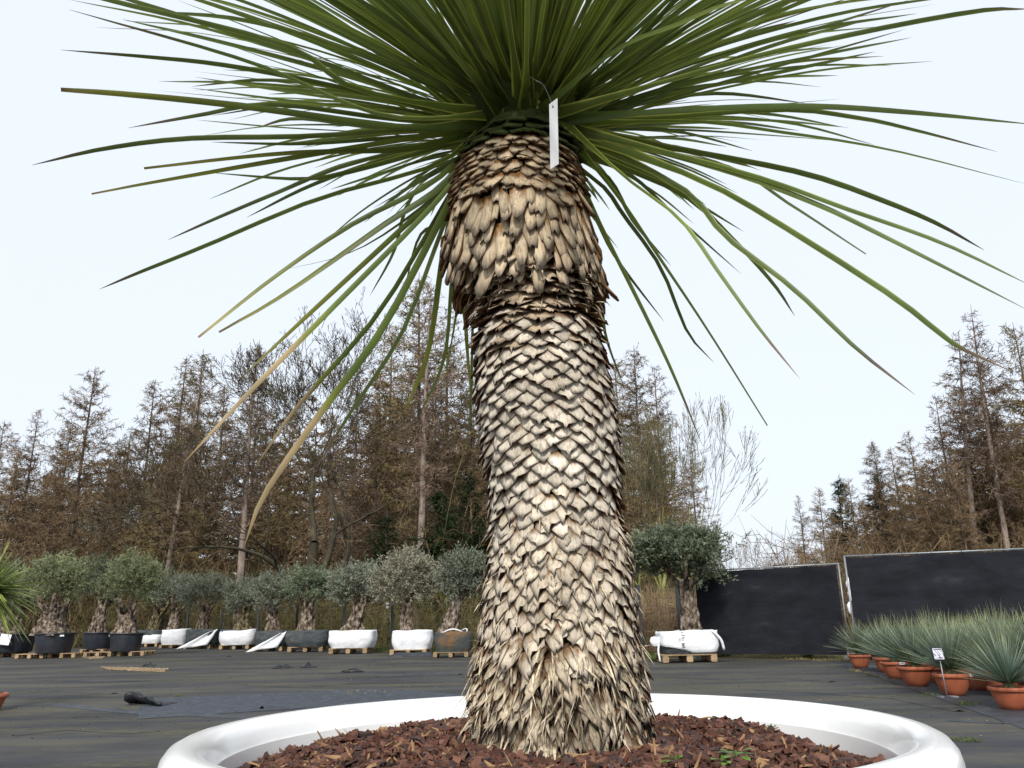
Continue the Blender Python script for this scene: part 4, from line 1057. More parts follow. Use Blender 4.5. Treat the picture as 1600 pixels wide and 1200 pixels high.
def olive_crown(seed, c, rx, ry, rz, n, mat, parent, size=0.088, up=0.55, flat=0.35):
    rng = np.random.default_rng(seed)
    nc = 60
    dirs = rand_unit(rng, nc); dirs[:, 2] = np.where(dirs[:, 2] < -0.75, -dirs[:, 2] * 0.5, dirs[:, 2])
    rad = rng.uniform(0.30, 0.98, nc) ** 0.6
    cen = np.array(c) + dirs * rad[:, None] * np.array([rx, ry, rz]) * 0.90
    # sprays: twigs leaving the clump centres, leaves along them
    n = int(n * 1.55); nt_ = n // 14
    ci = rng.integers(0, nc, nt_)
    out = unit(dirs[ci] * np.array([1, 1, 0.7]) + rng.normal(0, 0.55, (nt_, 3)) + np.array([0, 0, up]))
    tb = cen[ci] + rng.normal(0, 1, (nt_, 3)) * np.array([rx, ry, rz]) * 0.17
    tL = rng.uniform(0.18, 0.50, nt_) * (rx / 1.2)
    k = 14
    f = np.tile(np.linspace(0.1, 1, k), nt_)
    ti = np.repeat(np.arange(nt_), k)
    P = tb[ti] + out[ti] * (tL[ti] * f)[:, None] + rng.normal(0, 0.012, (nt_ * k, 3))
    D = unit(out[ti] * 0.7 + rng.normal(0, 0.6, (nt_ * k, 3)))
    s_ = size * rng.uniform(0.7, 1.3, nt_ * k)
    lv = blades(P, D, s_, s_ * 0.30, rng, (0, 0.5, 1), (0.15, 1.0, 0.1))
    link('crown', np_mesh('crown', *lv[:2], mat, lv[2]), parent)
    tw = blades(tb, out, tL, np.full(nt_, 0.008), rng, (0, 1), (1, 0.4))
    tag(link('twigs', np_mesh('twigs', *tw[:2], M['olive_bark_moss'], tw[2]), parent), kind='stuff')

def px_w(px, d): return px * d / F_PX
# shared pallet meshes
mbp = MB(); mbp.box((0, 0, 0), (1.2, 0.115, 0.024)); ME_PLANK = mbp.mesh('plank', M['pallet'], False)
mbp = MB(); mbp.box((0, 0, 0), (0.13, 0.115, 0.088)); ME_BLOCK = mbp.mesh('block', M['pallet'], False)
mbp = MB(); mbp.box((0, 0, 0), (0.115, 1.0, 0.022)); ME_CROSS = mbp.mesh('plank', M['pallet'], False)
def pallet(loc, rz, s, label, w=1.2):
    root = empty('pallet', (loc[0], loc[1], 0.004), rz); k = w / 1.2
    for y in (-0.44, -0.22, 0.0, 0.22, 0.44):
        o = link('plank', ME_PLANK, root, (0, y, 0.156)); o.scale = (k, 1, 1)
    for x in (-0.53, 0, 0.53):
        link('plank', ME_CROSS, root, (x * k, 0, 0.1335))
        for y in (-0.44, 0, 0.44): link('block', ME_BLOCK, root, (x * k, y, 0.0785))
        link('plank', ME_CROSS, root, (x * k, 0, 0.0235))
    for y in (-0.44, 0.44):
        pass
    o = root; o.scale = (s, s, s)
    return tag(root, label, 'pallet', 'wooden pallets under the olive trees')
PAL_H = 0.172

def bag_mesh(w, dpt, h, seed, mat, name, parent, z0, skew=0.0, cut=None, n_exp=4.2, bul=0.035):
    """soft square bag: rounded-square section, bulging and creased, open top turned in"""
    rg = random.Random(seed); mb = MB(); ns, nr_ = 48, 10; vs, fs = [], []
    for j in range(nr_ + 2):
        v = min(1.0, j / (nr_ - 1))
        for k in range(ns):
            th = 2 * math.pi * k / ns; c, s = math.cos(th), math.sin(th)
            R = 1.0 / (abs(c) ** n_exp + abs(s) ** n_exp) ** (1 / n_exp)
            sh = 1 - 0.10 * (1 - v) ** 3 + bul * math.sin(v * math.pi) - 0.02 * v
            if j == nr_: sh *= 0.93
            if j == nr_ + 1: sh *= 0.90
            nz = noise.noise(Vector((c * 2.2, s * 2.2, v * 2.5 + seed * 5.1))) + 0.5 * noise.noise(Vector((c * 6, s * 6, v * 7 + seed)))
            R *= sh * (1 + 0.045 * nz)
            top = h * (1 + 0.07 * noise.noise(Vector((c * 1.5, s * 1.5, seed * 2.3))) + skew * c)
            z = v * top if j < nr_ else top - 0.10 * (j - nr_ + 0.2)
            if cut and j < nr_: z = max(z, cut(c, s))
            vs.append((R * c * w / 2, R * s * dpt / 2, z0 + z))
    for j in range(nr_ + 1):
        for k in range(ns):
            k2 = (k + 1) % ns; fs.append((j * ns + k, j * ns + k2, (j + 1) * ns + k2, (j + 1) * ns + k))
    mb.add(vs, fs)
    return mb.build(name, mat, parent)
def soil_disc(r, z, parent):
    mb = MB(); mb.lathe([(r, z), (r * 0.5, z + 0.06), (0.0, z + 0.08)], 24, jitter=lambda a, b_, t, j: (a, b_ + 0.03 * noise.noise(Vector((a * 3 * math.cos(t), a * 3 * math.sin(t), z)))))
    return mb.build('soil', M['soil_dark'], parent)
def flap_sheet(name, pts3, mat, parent, n=8, thick=0.012, seed=0):
    """creased cloth sheet through four corners"""
    a, b_, c, d = [Vector(p_) for p_ in pts3]; mb = MB(); vs, fs = [], []
    for j in range(n + 1):
        for i in range(n + 1):
            u, v = i / n, j / n
            p_ = (a * (1 - u) + b_ * u) * (1 - v) + (d * (1 - u) + c * u) * v
            nz = noise.noise(Vector((u * 3 + seed, v * 3, seed)))
            vs.append(p_ + Vector((0, -0.06 * abs(nz) - 0.03 * math.sin(u * 9), 0.03 * nz)))
    for j in range(n):
        for i in range(n): fs.append((j * (n + 1) + i, j * (n + 1) + i + 1, (j + 1) * (n + 1) + i + 1, (j + 1) * (n + 1) + i))
    mb.add(vs, fs)
    o = mb.build(name, mat, parent)
    sm = o.modifiers.new('thickness', 'SOLIDIFY'); sm.thickness = thick
    return o

def bagged_olive(i, foot, x0, x1, ytop, tx, ty0, tw, crown, look, label, plab, leaf='olive_leaf', lean=0.0, rot=0.0, n=7000, bark='olive_bark'):
    """foot (px,py): pallet's front foot; x0,x1: bag edges; ytop: bag's top row; trunk x, its top row and width; crown box (x0,x1,y0,y1)"""
    f = on_ground(*foot); d = f.y + 0.55
    w = px_w(x1 - x0, d) * 0.96
    s = min(1.15, max(0.85, w / 1.25))
    ctr = at_y((x0 + x1) / 2, foot[1], d)
    pallet((ctr.x - 0.06, d), rot, s, plab, 1.15)
    root = empty('olive_tree', (ctr.x, d, 0.004 + PAL_H * s - 0.002))
    zt = at_y((x0 + x1) / 2, ytop, d - w * 0.45).z - root.location.z
    h = max(0.5, zt)
    kind = look
    if kind == 'white': bag_mesh(w, w * 0.85, h, i, M['bag_white'], 'bag', root, 0.0)
    elif kind == 'dark': bag_mesh(w, w * 0.85, h, i, M['bag_dark'], 'bag', root, 0.0)
    elif kind == 'rust': bag_mesh(w, w * 0.85, h, i, M['bag_rust'], 'bag', root, 0.0)
    elif kind == 'band':
        bag_mesh(w, w * 0.85, h, i, M['bag_dark'], 'bag', root, 0.0)
        bag_mesh(w * 1.03, w * 0.88, h * 0.66, i, M['bag_white'], 'wrapper', root, 0.0)
    elif kind == 'slump':      # white wrapper sliding off a dark bag
        bag_mesh(w, w * 0.85, h, i, M['bag_dark'], 'bag', root, 0.0)
        flap_sheet('wrapper', [(-0.62 * w, -0.62 * w, -PAL_H), (0.30 * w, -0.50 * w, -0.02), (0.54 * w, -0.30 * w, h * 0.98), (0.30 * w, -0.475 * w, h * 0.80)], M['bag_white'], root, seed=i)
    elif kind == 'drape':      # white wrapper thrown over
        bag_mesh(w, w * 0.85, h, i, M['bag_dark'], 'bag', root, 0.0)
        bag_mesh(w * 1.04, w * 0.90, h * 0.93, i, M['bag_white'], 'wrapper', root, 0.0, 0.06, None, 3.4, 0.05)
    elif kind == 'skirt':      # white with the dark lower corner showing
        bag_mesh(w * 0.97, w * 0.83, h * 0.97, i, M['bag_dark'], 'bag', root, 0.0)
        bag_mesh(w, w * 0.86, h, i, M['bag_white'], 'wrapper', root, 0.0, 0.02, lambda c, s_: h * (0.34 * max(0, -c) ** 0.8 + 0.06), 6.0, 0.02)
    soil_disc(w * 0.42, h - 0.09, root)
    # trunk
    tz = at_y(tx, ty0, d).z - root.location.z
    th_ = max(0.5, tz - (h - 0.12)); tr = px_w(tw, d) * 0.36
    bx = at_y(tx, ytop, d).x - ctr.x
    sub = empty('tmp'); sub_loc = bx
    bpy.data.objects.remove(sub)
    off = Vector((bx, 0, 0))
    top = olive_trunk(i + 3, th_, tr, (lean, 0.0), M[bark], root, h - 0.12)
    for ch in root.children:
        if ch.name.split('.')[0] in ('trunk', 'branch'): ch.location = off
    cx0, cx1, cy0, cy1 = crown
    a, b_ = at_y(cx0, (cy0 + cy1) / 2, d), at_y(cx1, (cy0 + cy1) / 2, d)
    zt_, zb_ = at_y((cx0 + cx1) / 2, cy0, d).z, at_y((cx0 + cx1) / 2, cy1, d).z
    c = ((a.x + b_.x) / 2 - ctr.x, 0.0, (zt_ + zb_) / 2 - root.location.z)
    olive_crown(i + 50, c, (b_.x - a.x) / 2, (b_.x - a.x) / 2 * 0.8, (zt_ - zb_) / 2, n, M[leaf], root)
    tag(root, label, 'olive tree', 'old olive trees in bags on pallets')
    return root, w, h, d
B = [
 ((112, 1011), 104, 132, 984, 128, 952, 22, (100, 150, 905, 960), 'white', 'gnarled olive in white bag squeezed between the two groups of black tubs', 'pallet hidden behind the black tubs', 'olive_leaf', 0.0, 0.05),
 ((228, 1011), 216, 255, 985, 236, 952, 18, (218, 262, 898, 958), 'band', 'leaning mossy olive in white bag with dark upper band', 'pallet under the bag with dark upper band', 'olive_leaf_fresh', 0.35, 0.0),
 ((268, 1013), 254, 293, 983, 272, 950, 20, (240, 306, 896, 955), 'white', 'upright olive in square crisp white bag next to the banded bag', 'pallet under the crisp square white bag', 'olive_leaf', 0.05, 0.1),
 ((312, 1014), 293, 342, 983, 316, 950, 19, (284, 356, 898, 956), 'slump', 'olive in dark bag whose white wrapper slides to the left of its pallet', 'pallet half covered by the sliding white wrapper of a dark bag', 'olive_leaf', 0.1, -0.1),
 ((368, 1015), 346, 399, 983, 378, 945, 22, (350, 412, 905, 958), 'drape', 'olive in rounded white bag with dark upper corner', 'pallet under the rounded white bag', 'olive_leaf', 0.1, 0.05),
 ((428, 1018), 400, 450, 986, 424, 940, 22, (388, 462, 898, 958), 'slump', 'olive in dark bag with white wrapper slumped down to the ground', 'pallet behind the wrapper slumped to the ground', 'olive_leaf', -0.05, 0.0),
 ((480, 1019), 449, 515, 985, 481, 935, 24, (438, 530, 892, 945), 'dark', 'olive with flared trunk in grey stained bag beside a plain white bag', 'pallet under the grey stained bag', 'olive_leaf_deep', -0.02, 0.1),
 ((548, 1022), 516, 586, 985, 553, 930, 30, (520, 604, 886, 945), 'white', 'leaning olive with forked twisted trunk in wide plain white bag', 'pallet under the wide plain white bag', 'olive_leaf', 0.20, 0.0),
 ((645, 1024), 614, 675, 985, 636, 930, 22, (582, 684, 868, 946), 'white', 'dry greyish olive in crooked white bag beside a dark fence post', 'pallet with loose black sheet under the crooked white bag', 'olive_leaf_dry', -0.02, -0.05),
 ((694, 1028), 680, 738, 987, 700, 918, 27, (686, 778, 866, 938), 'rust', 'leaning olive in rust-stained dark bag with white rope round its foot', 'pallet under the rust-stained dark bag', 'olive_leaf', 0.30, 0.0),
 ((1070, 1036), 1031, 1120, 986, 1078, 905, 31, (986, 1130, 832, 912), 'skirt', 'stout dark green olive with tall trunk in printed white bag before the black fence', 'pallet under the printed white bag', 'olive_leaf_deep', -0.02, 0.0),
]
for i, bb_ in enumerate(B):
    foot, x0, x1, yt, tx, ty0, tw, cr, look, lb, plb, leaf, lean, rot = bb_
    root, w, h, d = bagged_olive(i, foot, x0, x1, yt, tx, ty0, tw, cr, look, lb, plb, leaf, lean, rot, 16000 if i == 10 else (9000 if i > 5 else 6500), 'olive_bark_moss' if i in (1, 4) else 'olive_bark')
    if i == 9:
        mb = MB(); pts = [Vector((0.36 * math.cos(a) * 1.1 + 0.0, 0.34 * math.sin(a), h + 0.02 + 0.05 * math.sin(a * 3))) for a in np.linspace(0, 2 * math.pi, 30)]
        mb.tube(pts, 0.022, 6); mb.build('rope', M['bag_white'], root)
    if i == 10:
        # printed marks and the loose handles
        mb = MB(); y = -w * 0.86 / 2 - 0.055; cx_ = -0.16 * w; zc_ = h * 0.52
        mb.add([(cx_ - 0.04, y, zc_ - 0.02), (cx_ + 0.05, y, zc_ - 0.02), (cx_ + 0.005, y, zc_ - 0.085)], [(0, 1, 2)])
        for (a, b_, zz_) in [(-0.03, 0.02, 0.20), (-0.02, 0.06, 0.13), (-0.09, -0.04, 0.06), (-0.02, 0.03, 0.065), (0.0, 0.05, -0.12)]:
            mb.add([(cx_ + a, y, zc_ + zz_), (cx_ + b_, y, zc_ + zz_), (cx_ + b_, y, zc_ + zz_ + 0.018), (cx_ + a, y, zc_ + zz_ + 0.018)], [(0, 1, 2, 3)])
        mb.build('print', M['print'], root, None, False)
        bag_mesh(0.22, 0.2, 0.20, 77, M['bag_white'], 'handle_bunch', root, h * 0.35, 0, None, 2.0, 0.3).location = (-w * 0.55, -0.15, 0)
        mb = MB(); mb.tube(resample([Vector((-w * 0.52, -0.25, h * 0.40)), Vector((-w * 0.54, -0.30, h * 0.1)), Vector((-w * 0.52, -0.32, -0.16))], 8), [0.022] * 8, 6); mb.build('strap', M['bag_white'], root)
        mb = MB(); mb.tube(resample([Vector((w * 0.36, -w * 0.42, h)), Vector((w * 0.50, -w * 0.40, h * 0.6)), Vector((w * 0.55, -w * 0.36, h * 0.15))], 8), [0.03] * 8, 6); mb.build('strap', M['bag_white'], root)
# loose white wrapper foot of the slumped bag
# black tubs
def tub_olive(i, x0, x1, yrim, ybase, trunk_px, crown, label, leaf, plabs, board=False, lean=0.0, yfoot=None):
    yfoot = yfoot or ybase + 9
    f = on_ground((x0 + x1) / 2, yfoot); d = f.y + 0.6
    w = px_w(x1 - x0, d); ctr = at_y((x0 + x1) / 2, yfoot, d)
    for q, (pxc, lb) in enumerate(plabs):
        c = at_y(pxc, yfoot, d)
        pallet((c.x, d + 0.05 + 0.12 * q), 0.03 - 0.06 * q, 1.0, lb, 1.0)
    zb = 0.004 + PAL_H
    root = empty('olive_tree', (ctr.x, d, zb - 0.002))
    h = max(0.45, at_y((x0 + x1) / 2, yrim, d - w / 2).z - zb)
    mb = MB(); r = w / 2
    mb.lathe([(0, 0), (r * 0.80, 0), (r * 0.82, 0.02), (r * 0.93, h * 0.93)], 48); tb = mb.build('tub', M['black_pot'], root)
    mb = MB(); mb.lathe([(r * 0.93, h * 0.93), (r * 0.99, h * 0.935), (r, h * 0.95), (r, h * 0.99), (r * 0.97, h), (r * 0.92, h * 0.99), (r * 0.90, h * 0.90)], 48); mb.build('rim', M['black_pot'], tb)
    soil_disc(r * 0.91, h - 0.06, root)
    if not board and i in (1, 3):
        mb = MB(); a = -0.75 if i == 1 else -2.9
        mb.box((0, 0, 0), (0.14, 0.012, 0.06)); lbm = mb.build('sticker', M['tag_white'], tb, (r * 0.97 * math.cos(a), r * 0.97 * math.sin(a), h * 0.86), False); lbm.rotation_euler = (0, 0, a + math.pi / 2)
    if board:
        mb = MB(); mb.box((0, 0, 0), (0.42, 0.015, 0.40)); o = mb.build('label_board', M['lilac'], tb, (r * 0.20, -r * 1.02, h * 0.70), False); o.rotation_euler = (-0.1, 0.12, 0)
    tx, ty0, tw = trunk_px
    tz = at_y(tx, ty0, d).z - root.location.z
    bx = at_y(tx, yrim, d).x - ctr.x
    olive_trunk(i + 23, max(0.5, tz - h + 0.1), px_w(tw, d) * 0.38, (lean, 0), M['olive_bark'], root, h - 0.08)
    for ch in root.children:
        if ch.name.split('.')[0] in ('trunk', 'branch'): ch.location = (bx, 0, 0)
    cx0, cx1, cy0, cy1 = crown
    a, b_ = at_y(cx0, cy0, d), at_y(cx1, cy0, d)
    zt_, zb_ = at_y((cx0 + cx1) / 2, cy0, d).z, at_y((cx0 + cx1) / 2, cy1, d).z
    olive_crown(i + 90, ((a.x + b_.x) / 2 - ctr.x, 0, (zt_ + zb_) / 2 - root.location.z), (b_.x - a.x) / 2, (b_.x - a.x) / 2 * 0.85, (zt_ - zb_) / 2, 10000, M[leaf], root, 0.085, 0.9, 0.15)
    tag(root, label, 'olive tree', 'olive trees in black tubs')
tub_olive(0, -14, 49, 990, 1018, (12, 955, 40), (-25, 60, 885, 955), 'olive in black tub with pale label board behind the drooping yucca', 'olive_leaf_deep', [(12, 'shaded pallet under the tub with the label board')], True, 0.0, 1027)
tub_olive(1, 53, 110, 989, 1019, (78, 950, 44), (44, 146, 874, 958), 'bushy olive with massive burled trunk in lone black tub', 'olive_leaf_fresh', [(55, 'pallet under the left side of the lone black tub'), (103, 'pallet under the right side of the lone black tub')], False, 0.0, 1029)
tub_olive(2, 128, 172, 988, 1014, (152, 938, 20), (136, 192, 874, 945), 'olive with straight trunk in black tub standing behind another tub', 'olive_leaf_deep', [(150, 'pallet under the hindmost black tub')], False, 0.1, 1021)
tub_olive(3, 170, 219, 989, 1017, (198, 952, 34), (166, 252, 870, 950), 'bright-topped olive with spreading burled trunk in black tub', 'olive_leaf_fresh', [(160, 'pallet under the left side of the spreading olive'), (210, 'pallet under the right side of the spreading olive')], False, -0.1, 1026)
# loose black sheet under the crooked white bag's pallet
g_ = on_ground(648, 1026)
fs_ = flap_sheet('black_sheet', [(-0.8, -0.05, 0.01), (0.55, -0.05, 0.01), (0.5, 0.2, 0.12), (-0.6, 0.2, 0.12)], M['cloth_dark'], None, seed=5)
fs_.location = (g_.x, g_.y - 0.12, 0.0); tag(fs_, 'crumpled loose black sheet pushed under the crooked white bag', 'sheet')

# ================================================================== FENCES
def screen_fence(name, pA, pB, z0, z1, label, seed):
    a, b_ = Vector((pA[0], pA[1], 0)), Vector((pB[0], pB[1], 0))
    L = (b_ - a).length; ang = math.atan2((b_ - a).y, (b_ - a).x)
    root = empty(name, a, ang); tag(root, label, 'fence')
    nx, nz = 44, 22; mb = MB(); vs, fs = [], []
    for j in range(nz + 1):
        for i in range(nx + 1):
            u, v = i / nx, j / nz
            nzv = 0.035 * noise.noise(Vector((u * 5 + seed, v * 3, 0.5))) + 0.02 * noise.noise(Vector((u * 14, v * 6 + seed, 0)))
            sag = 0.02 * abs(math.sin(u * math.pi * 5)) * (v > 0.98)
            vs.append((-0.03 * (seed == 1) + 0.025 * (seed == 2) + u * (L - 0.02), -0.035 - abs(nzv) * (1 - v) ** 0.4, z0 + 0.02 + v * (z1 - z0 - 0.05) - sag + (0.03 * noise.noise(Vector((u * 6, seed, 0))) if j == 0 else 0)))
    for j in range(nz):
        for i in range(nx): fs.append((j * (nx + 1) + i, j * (nx + 1) + i + 1, (j + 1) * (nx + 1) + i + 1, (j + 1) * (nx + 1) + i))
    mb.add(vs, fs); net = mb.build('screen_net', M['screen'], root)
    for x in (0.0, L):
        mb = MB(); mb.tube([(x, 0, 0.0), (x, 0, z1)], 0.016, 12); mb.build('post', M['steel'], root)
        mb = MB(); mb.box((x, 0.1, 0.05), (0.20, 0.6, 0.10)); mb.build('foot', M['concrete'], root, None, False)
    for z in (z0 + 0.03, z1 - 0.01):
        mb = MB(); mb.tube([(0, 0, z), (L, 0, z)], 0.016, 12); mb.build('rail', M['steel'], root)
    mb = MB()
    for i in range(1, int(L / 0.25)): mb.tube([(i * 0.25, 0.005, z0 + 0.03), (i * 0.25, 0.005, z1)], 0.002, 4)
    for i in range(1, 9): mb.tube([(0, 0.01, z0 + (z1 - z0) * i / 9), (L, 0.01, z0 + (z1 - z0) * i / 9)], 0.002, 4)
    tag(mb.build('wire_mesh', M['steel'], root), kind='stuff')
    mb = MB()
    for i in range(1, 7): x = L * i / 7; mb.tube([(x, -0.04, z1 - 0.06), (x, -0.03, z1 + 0.015), (x, 0.025, z1 + 0.01)], 0.005, 5)
    mb.build('cable_ties', M['fence_dark'], root)
    return root
pa, pb = at_y(1098, 1018, 20.6), at_y(1328, 1020, 18.7)
screen_fence('screen_fence', (pa.x, pa.y), (pb.x, pb.y), 0.10, 2.10, 'black net screen fence panel standing behind the stout olive', 1)
pa2 = at_y(1334, 980, 16.4); pb2 = Vector((pa2.x + 3.45, pa2.y - 1.25, 0))
screen_fence('screen_fence', (pa2.x, pa2.y), (pb2.x, pb2.y), 0.10, 2.10, 'taller looking black net screen fence panel behind the terracotta bowls', 2)
# pale cloth strip tied into the gap between the two panels
mb = MB(); P_ = [at_y(*q, 18.3) for q in ((1327, 903), (1325.5, 915), (1328.5, 927), (1329, 938), (1327, 945), (1329, 960))]
mb.tube(resample(P_, 16), [0.03, 0.05, 0.06, 0.05, 0.03, 0.04, 0.06, 0.05, 0.03, 0.02, 0.02, 0.03, 0.05, 0.05, 0.04, 0.02], 8)
tag(mb.build('cloth_strip', M['bag_white']), 'pale cloth strip tied in the gap between the black fence panels', 'cloth')

# dark wire fence along the wood
FP = [at_y(150, 1000, 47.5), at_y(290, 1000, 46.5), at_y(343, 1000, 46.0), at_y(401, 1003, 37.5), at_y(462, 1005, 36.0), at_y(536, 1008, 33.5), at_y(612, 1012, 31.0), at_y(705, 1012, 28.5), at_y(780, 1015, 27.0), at_y(900, 1016, 25.0), at_y(1003, 1018, 23.5), at_y(1065, 1018, 22.5), at_y(1099, 1018, 22.0)]
FENCE_PX = [proj((p_.x, p_.y, 0))[0] for p_ in FP]; FENCE_D = [p_.y for p_ in FP]
wf = empty('wire_fence', (FP[0].x, FP[0].y, 0)); tag(wf, 'dark wire mesh fence with posts between olive trees and wood', 'fence')
o0 = wf.location
for p_ in FP:
    mb = MB(); mb.box((p_.x - o0.x, p_.y - o0.y, 0.95), (0.09, 0.09, 1.9)); mb.build('post', M['fence_dark'], wf, None, False)
mb = MB()
for a, b_ in zip(FP[:-1], FP[1:]):
    a, b_ = Vector((a.x - o0.x, a.y - o0.y, 0)), Vector((b_.x - o0.x, b_.y - o0.y, 0)); L = (b_ - a).length; n = int(L / 0.10)
    for i in range(n):
        q = a.lerp(b_, i / n); mb.tube([q + Vector((0, 0, 0.05)), q + Vector((0, 0, 1.78))], 0.0028, 3, cap=False)
    for z in np.arange(0.1, 1.8, 0.2): mb.tube([a + Vector((0, 0, z)), b_ + Vector((0, 0, z))], 0.004, 3, cap=False)
tag(mb.build('wire_mesh', M['fence_dark'], wf), kind='stuff')
# small white insulator hanging beside a post
c = at_y(605, 946, 30.6); ins = empty('insulator', c); tag(ins, 'small white double-cup insulator beside the fence post', 'insulator')
mb = MB(); mb.lathe([(0.0, 0.10), (0.03, 0.10), (0.07, 0.08), (0.075, 0.03), (0.03, 0.02), (0.025, -0.03), (0.05, -0.05), (0.05, -0.09), (0.02, -0.13), (0.0, -0.135)], 20); mb.build('cups', M['tag_white'], ins)
mb = MB(); mb.tube([(0, 0, 0.05), (0.18, 0.1, 0.05)], 0.012, 6); mb.build('bracket', M['fence_dark'], ins)

# ================================================================== WOOD
def quads_from(A_, B_, w0, w1, rng):
    n = len(A_); D = B_ - A_; L = np.linalg.norm(D, axis=1); D = unit(D)
    return blades(A_, D, L, np.ones(n), rng, (0, 1), None or (1, 1)) if False else _q(A_, B_, D, w0, w1, rng)
def _q(A_, B_, D, w0, w1, rng):
    n = len(A_); s = unit(np.cross(D, rand_unit(rng, n)))
    w0 = np.broadcast_to(w0, n)[:, None] * 0.5; w1 = np.broadcast_to(w1, n)[:, None] * 0.5
    V = np.stack([A_ - s * w0, A_ + s * w0, B_ + s * w1, B_ - s * w1], 1).reshape(-1, 3)
    F = np.arange(n * 4).reshape(n, 4)
    return V, F, np.zeros((n * 4, 2))
def larch_arrays(seed, H, R, z_first=0.22, dens=1.0, bare=0.0):
    """crown of a leafless larch: whorled boughs, hanging twigs and short spurs"""
    rng = np.random.default_rng(seed); A_, B_, W0, W1 = [], [], [], []
    z = H * z_first
    BP, BD, BL = [], [], []
    while z < H * 0.985:
        f = (z / H - z_first) / (1 - z_first)
        nb = rng.integers(3, 6)
        Lm = R * (1 - f) ** 0.75 * (0.55 + 0.45 * min(1, f * 4)) + 0.18
        for k in range(nb):
            a = rng.uniform(0, 2 * np.pi); L = Lm * rng.uniform(0.55, 1.15); e = rng.uniform(-0.15, 0.25) + 0.5 * f ** 2
            BP.append((0, 0, z + rng.uniform(-.1, .1))); BD.append((np.cos(a) * np.cos(e), np.sin(a) * np.cos(e), np.sin(e))); BL.append(L)
        z += rng.uniform(0.22, 0.42) * (1.0 if dens >= 1 else 1.0 / dens)
    BP, BD, BL = np.array(BP), np.array(BD), np.array(BL)
    k = 5; prev = BP.copy(); nB = len(BP)
    segs = []
    for j in range(1, k + 1):
        t = j / k
        cur = BP + BD * (BL * t)[:, None]; cur[:, 2] += BL * (0.16 * t * t - 0.14 * t) + rng.normal(0, 0.03, nB)
        cur[:, :2] += rng.normal(0, 0.03, (nB, 2))
        A_.append(prev.copy()); B_.append(cur.copy()); W0.append(np.full(nB, 0.05 * (1 - (t - 1 / k)) + 0.012) * (BL / R * 0.7 + 0.3)); W1.append(np.full(nB, 0.05 * (1 - t) + 0.010) * (BL / R * 0.7 + 0.3))
        segs.append((prev.copy(), cur.copy())); prev = cur
    # twigs off the boughs
    S0 = np.concatenate([s[0] for s in segs]); S1 = np.concatenate([s[1] for s in segs]); bl = np.tile(BL, k); tt = np.repeat(np.arange(k) / k, nB)
    per = np.maximum(1, (bl / k / 0.046 * dens * (0.5 + 0.8 * tt))).astype(int)
    idx = np.repeat(np.arange(len(S0)), per)
    f = rng.random(len(idx)); P = S0[idx] + (S1[idx] - S0[idx]) * f[:, None]
    bd = unit(S1[idx] - S0[idx])
    D = unit(bd * 0.7 + rng.normal(0, 0.55, (len(idx), 3)) + np.array([0, 0, -0.25]))
    L = rng.uniform(0.15, 0.60, len(idx)) * np.clip(bl[idx] / R + 0.35, 0.4, 1.1)
    E_ = P + D * L[:, None]
    A_.append(P); B_.append(E_); W0.append(np.full(len(P), 0.030)); W1.append(np.full(len(P), 0.018))
    # spurs
    n2 = int(len(P) * 1.8 * dens); i2 = rng.integers(0, len(P), n2); f2 = rng.random(n2)
    P2 = P[i2] + (E_[i2] - P[i2]) * f2[:, None]; D2 = unit(D[i2] * 0.6 + rng.normal(0, 0.7, (n2, 3)) + np.array([0, 0, -0.1])); L2 = rng.uniform(0.08, 0.34, n2)
    A_.append(P2); B_.append(P2 + D2 * L2[:, None]); W0.append(np.full(n2, 0.030)); W1.append(np.full(n2, 0.020))
    A_, B_, W0, W1 = map(np.concatenate, (A_, B_, W0, W1))
    return _q(A_, B_, unit(B_ - A_), W0, W1, rng)
def trunk_mesh(seed, H, r, mat, wob=0.12, n=9):
    rg = random.Random(seed); mb = MB(); pts, rad = [], []
    for j in range(12):
        v = j / 11; pts.append(Vector((wob * math.sin(v * 3 + seed) * v * (1 - v) * 3, wob * math.cos(v * 2.4 + seed * 2) * v * (1 - v) * 3, H * v - 0.15 * (j == 0))))
        rad.append(r * (1 - v) ** 0.85 + 0.012 + 0.25 * r * max(0, 0.08 - v) / 0.08)
    mb.tube(pts, rad, n); return mb.mesh('trunk', mat)
LPROT = []
for s_, (Hh, Rr, zf, dn, mt) in enumerate([(18, 3.4, 0.25, 1.0, 'larch_twig'), (18, 4.4, 0.14, 1.0, 'larch_twig'), (18, 2.9, 0.30, 0.9, 'larch_twig_grey'), (18, 4.0, 0.26, 1.0, 'larch_twig_olive'), (18, 3.4, 0.08, 1.15, 'larch_twig')]):
    V, F, U = larch_arrays(300 + s_, Hh, Rr, zf, dn)
    LPROT.append((trunk_mesh(s_, Hh, 0.16, M['larch_bark']), np_mesh('crown', V, F, M[mt], U)))
TREES = 0
def larch(px, ytop, d, proto, label, group, wide=1.0, lean=0.0):
    global TREES
    top = at_y(px, ytop, d); H = top.z
    root = empty('larch_tree', (top.x - lean * H, d, 0.0), TREES * 2.4)
    tm, cm = LPROT[proto]
    link('trunk', tm, root); link('crown', cm, root)
    s = H / 18.0; root.scale = (s * wide, s * wide, s)
    root.rotation_euler = (0, lean, TREES * 2.4) if abs(lean) > 0 else (0, 0, TREES * 2.4)
    TREES += 1
    look = ['medium-crowned', 'broad low-branched', 'narrow grey-twigged', 'broad olive-tinged', 'dense low-branched'][proto]
    return tag(root, label.replace('rusty brown larch', look + ' larch').replace('leafless brown larch', 'leafless ' + look + ' larch'), 'tree', group + ', ' + look)
LL = 'leafless rusty brown larch in the wood behind the olive row'
RL = 'leafless rusty brown larch in the wood beyond the terracotta bowls'
